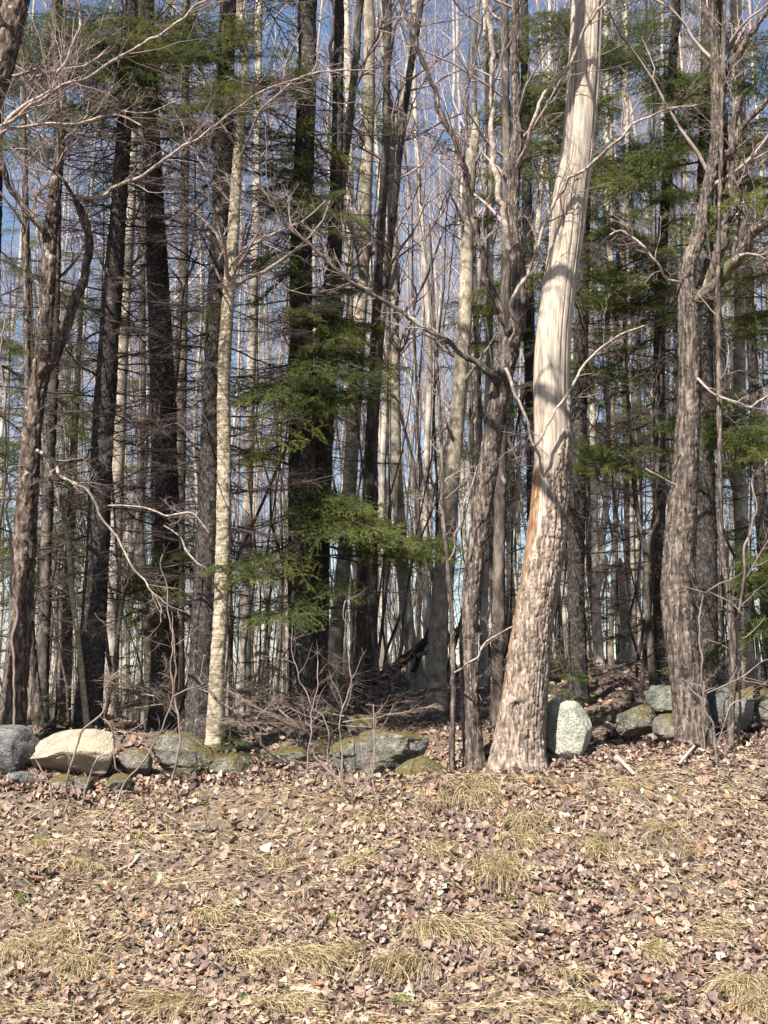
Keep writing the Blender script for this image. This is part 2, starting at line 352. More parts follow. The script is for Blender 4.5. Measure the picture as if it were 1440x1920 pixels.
def scatter_leaves(P, size, rng, tilt=0.5, lift=0.03):
    n = len(P); az = rng.random(n) * 2 * math.pi
    tt_ = np.where(rng.random(n) < .45, tilt * 1.7, tilt * .7); tl = rng.normal(0, 1, n) * tt_; tl2 = rng.normal(0, 1, n) * tt_
    ca, sa = np.cos(az), np.sin(az); V = np.empty((n, 12, 3)); which = rng.integers(0, 24, n)
    T = np.stack([v for v, f in LT]); B = T[which] * size[:, None, None]
    y1 = B[..., 1] * np.cos(tl)[:, None] - B[..., 2] * np.sin(tl)[:, None]; z1 = B[..., 1] * np.sin(tl)[:, None] + B[..., 2] * np.cos(tl)[:, None]
    x1 = B[..., 0] * np.cos(tl2)[:, None] + z1 * np.sin(tl2)[:, None]; z2 = -B[..., 0] * np.sin(tl2)[:, None] + z1 * np.cos(tl2)[:, None]
    V[..., 0] = x1 * ca[:, None] - y1 * sa[:, None] + P[:, 0, None]; V[..., 1] = x1 * sa[:, None] + y1 * ca[:, None] + P[:, 1, None]
    sl = (gh(P[:, 0], P[:, 1] + .1) - gh(P[:, 0], P[:, 1] - .1)) / .2
    V[..., 2] = z2 + P[:, 2, None] + (V[..., 1] - P[:, 1, None]) * sl[:, None] + lift * rng.random(n)[:, None] + 0.006
    Fq = (LT[0][1][None] + (np.arange(n) * 12)[:, None, None]).reshape(-1, 4)
    c = LEAFCOL[rng.choice(len(LEAFCOL), n, p=LEAFP)] * (0.66 + 0.46 * rng.random((n, 1))) * np.array([.90, .862, .865])
    return V.reshape(-1, 3), Fq, np.repeat(np.clip(c, 0, .85), 12, 0)
def rand_ground(n, y0, y1, rng, margin=0.12, power=1.0):
    y = y0 + (y1 - y0) * rng.random(n) ** power; hw = 720 / F * y * (1 + margin) + 0.2
    x = (rng.random(n) * 2 - 1) * hw; return np.stack([x, y, gh(x, y)], 1)
def leaf_patch(P):                       # where grass patches stand the leaves thin out
    return vnoise(P * np.array([1.3, 1.3, 0]), 41)
Pn = np.vstack([rand_ground(48000, 7.6, 13.0, RNG), rand_ground(14000, 12.8, 23, RNG, power=1.2)])
lp = leaf_patch(Pn); keep = RNG.random(len(Pn)) < np.clip(1.15 - 0.75 * sstep(.25, .6, lp) * (Pn[:, 1] < 12), 0, 1); Pn = Pn[keep]
Vl, Fl, Cl = scatter_leaves(Pn, (.024 + .064 * RNG.random(len(Pn)) ** 1.9) * (1 + .25 * (Pn[:, 1] > 13)), RNG)
tag(obj('leaf_litter', mesh_np('leaf_litter', Vl, Fl, {'leafcol': Cl}), M['leaf'], ground), kind='stuff')
# the 260 largest-looking leaves are parts of the ground one by one
leaf_me = []
for k in range(30):
    v, f = LT[k % 24]; c = LEAFCOL[[5, 4, 9, 6, 3, 7, 8, 5, 4, 0][k % 10]] * (0.85 + .3 * RNG.random())
    leaf_me.append(mesh_np('leaf', v * (1, 1, 1.2), f, {'leafcol': np.tile(c, (12, 1))})); leaf_me[-1].materials.append(M['leaf'])
Pb = rand_ground(260, 8.0, 11.6, RNG, margin=-.02)
for k, p in enumerate(Pb):
    obj('leaf', leaf_me[k % 30], None, ground, p + (0, 0, .03), (RNG.normal(.25, .35), RNG.normal(0, .35), RNG.random() * 6.28), RNG.uniform(.075, .115))

# grass --------------------------------------------------------------
def blades(P, L, rng, down=0.75, droop=1.0, width=.0022, cols=None, azo=0.0):
    """drooping blades, 4 points each, as thin tapered strips"""
    n = len(P); az = rng.normal(-math.pi / 2, .5, n) + azo; lean = rng.uniform(.7, 1.9, n) * down
    d = np.stack([np.cos(az) * np.sin(lean), np.sin(az) * np.sin(lean), np.cos(lean)], 1); C = np.empty((n, 5, 3)); C[:, 0] = P; g = rng.uniform(.25, .7, n) * droop
    for j in range(1, 5):
        C[:, j] = C[:, j - 1] + d * (L / 4)[:, None]; d = norm(d - np.array([0, 0, 1]) * g[:, None] + rng.normal(0, .08, (n, 3)))
    zf = gh(C[..., 0].ravel(), C[..., 1].ravel()).reshape(n, 5) + .03 + .02 * rng.random((n, 1)); C[..., 2] = np.maximum(C[..., 2], zf)
    side = norm(np.cross(C[:, -1] - C[:, 0], rng.normal(size=(n, 3)))) * width; w = np.array([1, 1, .9, .6, .12])[None, :, None]
    V = np.stack([C - side[:, None] * w, C + side[:, None] * w], 2).reshape(-1, 3); b = (np.arange(n) * 10)[:, None] + np.arange(4)[None] * 2
    Fq = np.stack([b, b + 1, b + 3, b + 2], -1).reshape(-1, 4)
    c = cols[rng.integers(0, len(cols), n)] * (0.8 + .4 * rng.random((n, 1))); return V, Fq, np.repeat(c, 10, 0)
DRY = np.array([[.43, .345, .19], [.49, .40, .24], [.36, .28, .15], [.30, .24, .12], [.52, .43, .28], [.33, .235, .135]])
GREEN = np.array([[.10, .16, .03], [.16, .21, .05], [.24, .25, .08], [.34, .31, .13]])
tufts = [(870, 1490, 26, 260), (850, 1510, 22, 160), (900, 1475, 18, 120), (565, 1795, 26, 300), (600, 1810, 20, 160), (755, 1815, 26, 280), (885, 1750, 26, 300), (800, 1745, 20, 200), (930, 1640, 22, 220), (945, 1620, 16, 140), (520, 1625, 14, 130), (670, 1620, 12, 110), (660, 1790, 14, 140),
         (80, 1590, 14, 120), (40, 1785, 22, 200), (150, 1810, 22, 220), (120, 1760, 16, 120), (330, 1890, 20, 180), (20, 1900, 18, 200), (470, 1800, 18, 180), (975, 1580, 18, 220), (985, 1540, 16, 160), (1130, 1600, 20, 150), (1330, 1750, 16, 140), (1390, 1850, 22, 220), (1420, 1890, 24, 220), (1060, 1830, 14, 110),
         (520, 1890, 22, 220), (1180, 1480, 12, 90), (990, 1435, 10, 90), (1040, 1470, 10, 80), (700, 1540, 12, 90), (160, 1625, 14, 110), (265, 1585, 12, 100), (820, 1600, 14, 130), (1010, 1700, 14, 120), (1250, 1560, 12, 90), (1300, 1600, 10, 80), (380, 1720, 14, 100), (1220, 1790, 14, 110), (1110, 1900, 18, 160)]
Pt, Lt, Az = [], [], []
for (px, py, rp, n) in tufts:
    n = int(n * RNG.uniform(.5, 1.5)); rp = rp * RNG.uniform(.9, 1.8)
    c = hit(px, py); r = rp / ppm(px, py, c[1]); q = c[:2] + RNG.normal(0, r * RNG.uniform(.6, 1.2), (n, 2)) * (1.0, RNG.uniform(.3, .8)); Az.append(np.full(n, RNG.normal(0, .45))); Pt.append(q); Lt.append(RNG.uniform(.14, .34, n) * (r / .09) ** .4)
for (q, s, n) in [(rand_ground(200, 7.8, 11.8, RNG, .05), .13, 42)]:
    for p in q:
        if leaf_patch(p[None])[0] < -.1: continue
        Pt.append(p[:2] + RNG.normal(0, s, (n, 2))); Lt.append(RNG.uniform(.06, .2, n)); Az.append(RNG.normal(0, .9, n))
q = rand_ground(8000, 7.7, 12.4, RNG); q = q[leaf_patch(q) > -.25]; Pt.append(q[:, :2]); Lt.append(RNG.uniform(.05, .18, len(q))); Az.append(RNG.normal(0, 1.2, len(q)))
q = rand_ground(7000, 7.7, 12.8, RNG); Pt.append(q[:, :2]); Lt.append(RNG.uniform(.04, .14, len(q))); Az.append(RNG.uniform(-3.2, 3.2, len(q)))
Pt = np.vstack(Pt); Lt = np.concatenate(Lt); Pt = np.column_stack([Pt, gh(Pt[:, 0], Pt[:, 1])])
V, Fq, C = blades(Pt, Lt, RNG, cols=DRY, azo=np.concatenate(Az))
tag(obj('dry_grass', mesh_np('dry_grass', V, Fq, {'leafcol': C}), M['grass']), 'tufts of straw coloured dry grass among the fallen leaves on the bank', 'grass', kind='stuff')
Pt, Lt = [], []
for (px, py, rp, n) in [(80, 1580, 12, 90), (265, 1575, 9, 60), (755, 1885, 14, 120), (625, 1730, 8, 50), (40, 1690, 9, 60), (1225, 1770, 7, 40), (450, 1880, 9, 60), (870, 1480, 14, 120), (990, 1440, 10, 60), (1250, 1880, 9, 50), (315, 1780, 6, 30), (960, 1690, 6, 30), (580, 1555, 6, 40), (690, 1600, 6, 40), (880, 1740, 8, 60), (1120, 1585, 10, 60), (360, 1440, 8, 50)]:
    c = hit(px, py); r = rp / ppm(px, py, c[1]); Pt.append(c[:2] + RNG.normal(0, r * .5, (n, 2))); Lt.append(RNG.uniform(.05, .12, n))
Pt = np.vstack(Pt); Lt = np.concatenate(Lt); Pt = np.column_stack([Pt, gh(Pt[:, 0], Pt[:, 1])])
V, Fq, C = blades(Pt, Lt, RNG, down=.8, droop=.5, cols=GREEN)
tag(obj('green_grass', mesh_np('green_grass', V, Fq, {'leafcol': C}), M['grass']), 'small fresh green grass sprigs among the leaves on the bank', 'grass', kind='stuff')

# ------------------------------------------------------------------ trunks and trees
def trunk_mesh(Q, plates=None, sides=24, seed=0, rough=0.06, flare=0.0, cap=True, step=None):
    """Q: (n,4) even samples x,y,z,r in local space; plates = (width m, height m, depth m)"""
    n = len(Q); P = Q[:, :3]; R = Q[:, 3]
    T = np.gradient(P, axis=0); T = norm(T); A = norm(np.cross(T, np.array([0, 1.0, 0.02]))); B = np.cross(T, A)   # A ~ right, B ~ toward/away
    th = np.arange(sides) * 2 * math.pi / sides
    s = np.concatenate([[0], np.cumsum(np.linalg.norm(np.diff(P, axis=0), axis=1))])
    S = np.repeat(s[:, None], sides, 1); TH = np.repeat(th[None], n, 0)
    dirv = np.cos(TH)[..., None] * A[:, None] + np.sin(TH)[..., None] * B[:, None]
    rn = np.stack([np.cos(TH) * 1.3, np.sin(TH) * 1.3, S * 2.2], -1)
    rad = R[:, None] * (1 + rough * 2 * fbm(rn + seed * 7.3, seed, 3))
    if flare > 0:
        lob = 1 + .5 * np.sin(TH * 4 + seed) * .5 + .3 * np.sin(TH * 7 + seed * 2)
        rad = rad + R[0] * flare * np.exp(-S / .2) * lob * .85
    if plates:
        w, h, dep = plates; wrap = max(4, int(round(2 * math.pi * np.mean(R) / w)))
        u = TH / (2 * math.pi) * wrap; v = S / h + .35 * vnoise(np.stack([u * .5, S / h * .5, 0 * u], -1), seed + 3)
        b, idv = cells(u, v, seed, wrap)
        rad = rad + dep * 1.5 * (sstep(0.02, .22, b) * (0.5 + .7 * idv) - .4) + dep * .5 * vnoise(np.stack([np.cos(TH) * R[:, None] * 60, np.sin(TH) * R[:, None] * 60, S * 35], -1), seed + 9)
    V = P[:, None] + dirv * rad[..., None]
    k = (np.arange(n - 1) * sides)[:, None]; j = np.arange(sides)[None]; j2 = (j + 1) % sides
    q = np.stack([k + j, k + j2, k + sides + j2, k + sides + j], -1).reshape(-1, 4)
    return V.reshape(-1, 3), q, TH, S
def trace(pts, Y, dY=0.0):
    """(px,py,w) list -> (n,4) control points x,y,z,r at depth Y (running to Y + dY at the far end)"""
    out = []
    for i, (px, py, w) in enumerate(pts):
        yy = Y + dY * i / max(1, len(pts) - 1); p = unp(px, py, yy); out.append([*p, w / 2 / ppm(px, py, yy)])
    return np.array(out)
def extend(Q, H, taper=0.35, wob=0.15, seed=0):
    """carry a traced trunk on above the frame up to height H"""
    d = norm((Q[-1, :3] - Q[-3, :3])[None])[0]; d = norm((d + np.array([0, 0, 1.5]))[None])[0]; out = [Q]; p = Q[-1].copy(); rng = np.random.default_rng(seed); n = max(2, int((H - p[2]) / 1.5)); r0 = p[3]
    for i in range(n):
        p = p.copy(); p[:3] = p[:3] + d * (H - Q[-1, 2]) / n + np.append(rng.normal(0, wob, 2), 0); p[3] = r0 * (1 - (1 - taper) * (i + 1) / n); out.append(p[None])
    return np.vstack(out)

NEAR_PLATES = {'bark_brown': (.042, .14, .011), 'bark_spruce': (.04, .05, .008), 'bark_birch': (.09, .035, .006), 'bark_maple': (.034, .11, .010), 'bark_mossy': (.034, .11, .010), 'bark_beech': (.06, .10, .004), 'bark_far': (.05, .09, .006), 'bark_far_dark': (.04, .07, .008)}
REG = {}
def traced_tree(name, label, cat, pts, Y, bark_key, H=14, limbs=(), crown=None, sides=50, step=.019, flare=.5, seed=1, dY=0.0, group=None, base_drop=0.12, twigs=None, twig_mat='twig', taper=.35):
    C = trace(pts, Y, dY)
    # foot on the ground
    zb = ghf(C[0, 0], C[0, 1]); C[0, 2] = zb - base_drop
    if H > C[-1, 2]: C = extend(C, H, seed=seed, taper=taper)
    root = thing(name, (C[0, 0], C[0, 1], zb), label, cat, group); org = np.array([C[0, 0], C[0, 1], zb])
    Q = resample(C, step); Q = Q[(Q[:, 2] < 1.6 + .60 * Q[:, 1] + .4) | (np.arange(len(Q)) % 8 == 0) | (np.arange(len(Q)) == len(Q) - 1)]; Q[:, :3] -= org; Q[:, 3] = np.maximum(Q[:, 3], .006)
    V, q, _, _ = trunk_mesh(Q, NEAR_PLATES[bark_key], sides, seed, flare=flare)
    obj('trunk', mesh_np('trunk', V, q), M[bark_key], root)
    REG[name + str(seed)] = (root, org, Q)
    tips = []
    for lb in limbs:
        lp, lY, ldY = lb.get('p'), lb.get('Y', Y), lb.get('dY', 0.0); LQ = np.array(lb['xyz'], float) if 'xyz' in lb else trace(lp, lY, ldY)
        if lb.get('join', True):         # begin inside the trunk
            d2 = np.linalg.norm((Q[:, :3] + org) - LQ[0, :3], axis=1); LQ[0, :3] = Q[np.argmin(d2), :3] + org
        if 'H' in lb: LQ = extend(LQ, lb['H'], seed=seed + 5)
        LQ = resample(LQ, lb.get('step', .03)); LQ[:, :3] -= org; sl_ = np.arange(len(LQ)) * lb.get('step', .03); kk = np.minimum(1, sl_ / .25)[:, None] * np.stack([fbm(np.stack([sl_ * 3.2, 0 * sl_ + 7 * j, 0 * sl_ + seed + len(tips)], 1), 91 + j, 3) for j in range(3)], 1); LQ[:, :3] += .075 * kk; LQ[:, 3] = np.maximum(LQ[:, 3] * (.78 if LQ[0, 3] < .03 else .95), .003)
        thick = LQ[0, 3] > .035
        key = lb.get('mat', bark_key)
        V, q, _, _ = trunk_mesh(LQ, NEAR_PLATES.get(key) if thick else None, 28 if thick else 8, seed + len(tips) + 3, rough=.08)
        lo = obj('limb' if thick else 'branch', mesh_np('limb', V, q), M[key], root); tips.append((lo, LQ, lb))
    rng = np.random.default_rng(seed * 13 + 1)
    if crown:
        n1, l1, tt = crown['n'], crown['l'], crown.get('t0', .3); P0 = Q[None, :, :3]; R0 = Q[None, :, 3]
        acc = Acc(); P1, R1 = sprout(P0, R0, n1, rng, t0=tt, ang=crown.get('ang', (35, 65)), absl=l1, k=8, wig=.14, up=crown.get('up', .06), rr=.42, rmin=.004, rmax=.03)
        acc.add(*multi_tube(P1, R1, 5)); P2, R2 = sprout(P1, R1, crown.get('n2', 7), rng, t0=.15, lr=.42, k=5, wig=.2, rmin=.0025, up=.05); acc.add(*multi_tube(P2, R2, 4))
        P3, R3 = sprout(P2, R2, crown.get('n3', 5), rng, t0=.2, lr=.5, lmin=.1, k=4, wig=.22, rmin=.0018, up=.05); acc.add(*multi_tube(P3, R3, 3))
        if crown.get('n4'): P4, R4 = sprout(P3, R3, crown['n4'], rng, t0=.2, lr=.55, lmin=.06, k=3, wig=.2, rmin=.0014); acc.add(*multi_tube(P4, R4, 3))
        tag(obj('crown', acc.mesh('crown'), M[twig_mat], root), kind='stuff')
    for lo, LQ, lb in tips:
        tw = lb.get('tw')
        if not tw: continue
        acc = Acc(); P1, R1 = sprout(LQ[None, :, :3], LQ[None, :, 3], tw[0], rng, t0=lb.get('t0', .15), absl=tw[1], k=6, wig=.16, rr=.45, rmin=.0025, rmax=lb.get('rmax', .0075), up=lb.get('up', .05), flat=lb.get('flat', 0), ang=lb.get('ang', (30, 60)))
        acc.add(*multi_tube(P1, R1, 4)); P2, R2 = sprout(P1, R1, 6, rng, t0=.15, lr=.5, lmin=.08, k=4, wig=.2, rmin=.0018, flat=lb.get('flat', 0)); acc.add(*multi_tube(P2, R2, 3))
        P3, R3 = sprout(P2, R2, 4, rng, t0=.2, lr=.5, lmin=.05, k=3, wig=.2, rmin=.0014, flat=lb.get('flat', 0)); acc.add(*multi_tube(P3, R3, 3))
        tag(obj('twigs', acc.mesh('twigs'), M[lb.get('tmat', twig_mat)], lo), kind='stuff')
    return root, org, Q

# ---- the dead leaning trunk, barkless above and blocky bark below
def dead_tree():
    pts = [(970, 1432, 104), (972, 1401, 90), (984, 1290, 80), (996, 1186, 72), (1010, 1100, 71), (1023, 1015, 69), (1031, 900, 62), (1036, 846, 66), (1034, 711, 66), (1041, 600, 64), (1063, 440, 62), (1071, 360, 65), (1087, 240, 61), (1102, 0, 58), (1112, -160, 54)]
    Y = 12.3; C = trace(pts, Y); zb = ghf(C[0, 0], C[0, 1]); C[0, 2] = zb - .12; C = extend(C, 12.5, .7, .03, 3)
    org = np.array([C[0, 0], C[0, 1], zb]); root = thing('dead_tree', org, 'thick leaning dead trunk, bare pale wood above and blocky bark below, beside the white boulder', 'tree')
    Q = resample(C, .012); Q = Q[(Q[:, 2] < 9.2) | (np.arange(len(Q)) % 8 == 0)]; Q[:, :3] -= org; sides = 128
    V, q, TH, S = trunk_mesh(Q, None, sides, 5, rough=.03, flare=.7); n = len(Q); V = V.reshape(n, sides, 3)
    cen = Q[:, None, :3]; d = norm(V - cen); ang = np.degrees(np.arctan2(d[..., 0], -d[..., 1]))          # 0 faces the road, -90 left, +90 right
    ctrl = np.array([[p[1], unp(p[0], p[1], Y)[2] - zb] for p in pts]); pyv = np.interp(Q[:, 2], ctrl[:, 1], ctrl[:, 0])[:, None] + 0 * ang
    nz = fbm(np.stack([TH * 1.5, S * 1.6, 0 * S], -1), 8, 4); nz2 = fbm(np.stack([np.cos(TH) * 3, np.sin(TH) * 3, S * 5], -1), 12, 4)
    # bark reaches highest on the right; a bare strip runs down the left edge
    top = 905 - 2.4 * np.clip(ang + 5, -30, 75) + 90 * nz + 60 * nz2
    lim = np.interp(pyv, [850, 1000, 1180, 1300, 1400], [-30, -52, -62, -72, -100]) + 14 * nz2
    m_top = sstep(-14, 14, pyv - top); m_left = sstep(-5, 5, ang - lim); back = (np.abs(ang) > 115); mask = m_top * np.where(back, 1, m_left)
    wrap = 46; u = TH / (2 * math.pi) * wrap + .35 * vnoise(np.stack([np.cos(TH) * 4, np.sin(TH) * 4, S * 6], -1), 61); v = S / .10 + .5 * vnoise(np.stack([u * .6, S * 9, 0 * u], -1), 6)
    b, idv = cells(u, v, 11, wrap); u2 = TH / (2 * math.pi) * wrap * 2; b2, _ = cells(u2, S / .024, 12, wrap * 2)
    plate = sstep(.03, .17, b) * (.45 + .8 * idv) + .18 * sstep(.05, .3, b2)
    grain = vnoise(np.stack([np.cos(TH) * 14, np.sin(TH) * 14, S * .7], -1), 15); g2 = vnoise(np.stack([np.cos(TH) * 34, np.sin(TH) * 34, S * 1.5], -1), 16)
    fur = 1 - np.abs(vnoise(np.stack([np.cos(TH) * 11, np.sin(TH) * 11, S * 2.2], -1), 71)) * 2.2; disp = mask * (.004 + .015 * plate - .016 * sstep(.5, .95, fur)) + (1 - mask) * (.0035 * grain + .0022 * g2)
    for a0, w0, dep, p0, p1 in ((-38, 3.5, .04, -200, 520), (52, 5, .045, -200, 560), (-62, 4, .03, -200, 330), (8, 1.8, .016, 380, 720), (66, 4, .035, 200, 700), (20, 1.6, .012, -200, 240), (-15, 1.5, .01, 250, 500), (36, 2, .016, 420, 800)):
        off = a0 + 9 * vnoise(np.stack([S * .9, 0 * S + a0, 0 * S], -1), 31) + np.interp(pyv, [0, 700], [0, 12])
        disp = disp - (1 - mask) * dep * np.exp(-((ang - off) / w0) ** 2) * sstep(p0 - 40, p0, pyv) * (1 - sstep(p1 - 60, p1, pyv))
    V = V + d * disp[..., None]
    rot = sstep(.15, .7, (1 - mask) * sstep(830, 960, pyv) * (0.9 + .6 * nz2) * sstep(-30, -46, ang))
    obj('trunk', mesh_np('trunk', V.reshape(-1, 3), q, {'mask': mask.ravel(), 'rot': rot.ravel()}), M['dead'], root)
    # small woodpecker and knot stubs low on the trunk
    st = trace([(958, 1318, 4), (972, 1314, 5)], 12.08); st[:, :3] -= org
    Vv, qq, _, _ = trunk_mesh(resample(st, .02), None, 8, 2); obj('stub', mesh_np('stub', Vv, qq), M['bark_maple'], root)
dead_tree()

# ---- left brown shaggy tree, forked
PALE = 'limb_pale'
traced_tree('shaggy_tree', 'brown shaggy barked forked tree at the far left behind the grey boulder', 'tree',
    [(22, 1400, 46), (28, 1300, 44), (38, 1180, 43), (44, 1060, 41), (50, 950, 38), (58, 840, 34), (68, 740, 31), (78, 690, 32), (86, 600, 26), (92, 500, 24), (98, 400, 22), (110, 300, 17), (116, 220, 15), (108, 120, 13), (104, 0, 12)], 12.9, 'bark_brown', 12.5, limbs=[
    dict(p=[(80, 700, 20), (105, 668, 18), (132, 600, 16), (152, 540, 15), (160, 470, 14), (157, 410, 13), (143, 373, 12)], Y=12.7, dY=-.2, mat='bark_brown'),
    dict(p=[(143, 374, 10), (172, 366, 9), (205, 345, 9), (250, 335, 8), (300, 308, 8), (350, 275, 7), (400, 235, 6), (470, 185, 5), (560, 150, 3)], Y=12.5, dY=-.3, mat=PALE, tw=(24, (.3, .9)), join=False, flat=.5),
    dict(p=[(143, 374, 9), (110, 335, 8), (60, 285, 7), (20, 240, 6), (-40, 180, 5)], Y=12.5, mat='bark_brown', tw=(10, (.3, .9)), join=False),
    dict(p=[(98, 455, 14), (80, 420, 12), (62, 398, 11), (35, 372, 10), (17, 350, 9), (0, 300, 8), (-20, 240, 7)], Y=12.8, dY=-.2, mat='bark_brown', tw=(8, (.3, .8))),
    dict(p=[(70, 832, 9), (100, 868, 9), (124, 892, 8), (167, 930, 7), (207, 987, 6), (233, 1042, 5), (280, 1110, 4), (310, 1160, 3)], Y=12.7, dY=-.3, mat=PALE, tw=(10, (.2, .5)), up=-.03),
    dict(p=[(36, 1002, 8), (48, 1015, 8), (56, 1030, 8), (62, 1048, 7)], Y=12.6, mat=PALE),
    dict(p=[(104, 250, 8), (150, 230, 6), (200, 200, 5), (260, 210, 4), (330, 190, 3)], Y=12.6, mat=PALE, tw=(16, (.3, .8)), flat=.6)],
    crown=dict(n=16, l=(.6, 1.8), t0=.62, n2=7, n3=5), seed=2)

# ---- foreground branches that reach in from a tree standing left of the frame
r_, o_, q_ = traced_tree('leaning_tree', 'dark leaning trunk crossing the top left corner with long pale branches', 'tree',
    [(-210, 1430, 62), (-180, 1100, 58), (-120, 700, 54), (-60, 380, 50), (-20, 200, 48), (18, 60, 46), (40, -40, 44), (70, -200, 40)], 11.6, 'bark_brown', 12, limbs=[
    dict(p=[(-45, 320, 13), (0, 247, 11), (37, 203, 9), (93, 177, 7), (112, 133, 6), (147, 50, 5), (150, -30, 4)], Y=11.6, mat=PALE, tw=(22, (.3, 1.0)), flat=.3),
    dict(p=[(-40, 280, 11), (20, 245, 8), (70, 230, 7), (140, 225, 6), (200, 215, 5), (260, 240, 4)], Y=11.5, mat=PALE, tw=(22, (.3, .9)), flat=.5),
    dict(p=[(-20, 230, 10), (80, 190, 8), (160, 140, 7), (220, 110, 7), (290, 63, 6), (390, 0, 5), (470, -50, 4)], Y=11.3, mat=PALE, tw=(26, (.3, 1.0)), flat=.5)],
    crown=dict(n=12, l=(.6, 1.8), t0=.75, n2=6, n3=4), seed=3)

# ---- maple just left of the dead trunk, with long limbs
traced_tree('maple_tree', 'slender rough barked maple forking high, just left of the dead trunk', 'tree',
    [(893, 1435, 44), (888, 1400, 35), (882, 1320, 33), (879, 1200, 33), (886, 1100, 34), (901, 980, 35), (916, 870, 35), (930, 780, 35), (944, 705, 35), (960, 640, 32), (974, 575, 28), (970, 480, 23), (962, 380, 21), (970, 260, 18), (965, 120, 14), (966, 0, 12)], 12.6, 'bark_maple', 13, limbs=[
    dict(p=[(940, 720, 15), (917, 706, 13), (890, 680, 10), (863, 660, 8), (820, 625, 7), (760, 595, 6), (700, 560, 6), (640, 515, 5), (560, 440, 4), (480, 345, 3)], Y=12.5, dY=-.6, mat='bark_far_dark', tw=(26, (.3, .9)), tmat='twig', flat=.3),
    dict(p=[(956, 640, 16), (947, 583, 14), (912, 520, 13), (890, 407, 12), (867, 317, 10), (833, 217, 9), (797, 117, 7), (773, 60, 6), (740, -20, 5)], Y=12.5, dY=-.3, tw=(22, (.3, .9))),
    dict(p=[(890, 407, 8), (872, 300, 7), (876, 200, 6), (890, 110, 5), (905, 20, 4)], Y=12.3, join=False, tw=(12, (.3, .7))),
    dict(p=[(940, 640, 10), (968, 560, 9), (1000, 490, 8), (1040, 385, 8), (1070, 335, 8), (1110, 305, 8), (1150, 265, 7), (1185, 238, 6), (1240, 210, 5), (1300, 190, 3)], Y=12.2, dY=-.4, mat=PALE, tw=(20, (.25, .8)), flat=.3),
    dict(p=[(972, 300, 11), (990, 245, 10), (1012, 190, 9), (1045, 150, 9), (1080, 92, 8), (1100, 50, 8), (1130, 15, 7), (1160, -30, 6)], Y=12.3, dY=-.5, mat=PALE, tw=(14, (.3, .8))),
    dict(p=[(962, 520, 14), (945, 420, 12), (930, 300, 12), (922, 150, 10), (914, 0, 9)], Y=12.6, mat=PALE, H=12, tw=(12, (.3, .7))),
    dict(p=[(948, 690, 9), (985, 780, 7), (1003, 842, 7), (1040, 780, 6), (1062, 745, 6), (1095, 690, 6), (1130, 655, 5), (1200, 610, 4)], Y=12.0, mat=PALE, join=False, tw=(10, (.2, .5))),
    dict(xyz=[(1.25, 12.6, 10.6, .07), (1.5, 11.6, 10.8, .07), (.99, 10.6, 10.35, .065), (.3, 10.1, 9.9, .058), (-.5, 9.8, 9.4, .05), (-1.1, 9.5, 9.0, .04)], mat='bark_maple', tw=(14, (.5, 1.3)), rmax=.03, up=0),
    dict(xyz=[(-.5, 9.8, 9.4, .045), (.345, 9.9, 8.84, .042), (1.0, 10.0, 8.5, .02)], join=False, mat='bark_maple', tw=(8, (.4, 1.0)), rmax=.02, up=0),
    dict(xyz=[(-.9, 9.6, 9.1, .04), (-.03, 9.5, 8.15, .036), (.6, 9.5, 7.7, .015)], join=False, mat='bark_maple', tw=(8, (.4, .9)), rmax=.02, up=0),
    dict(xyz=[(-1.1, 9.5, 9.0, .04), (-.3, 9.1, 7.75, .036), (.3, 9.0, 7.2, .015)], join=False, mat='bark_maple', tw=(6, (.3, .8)), rmax=.02, up=0)],
    crown=dict(n=10, l=(.7, 2.2), t0=.6, n2=7, n3=5), seed=4)

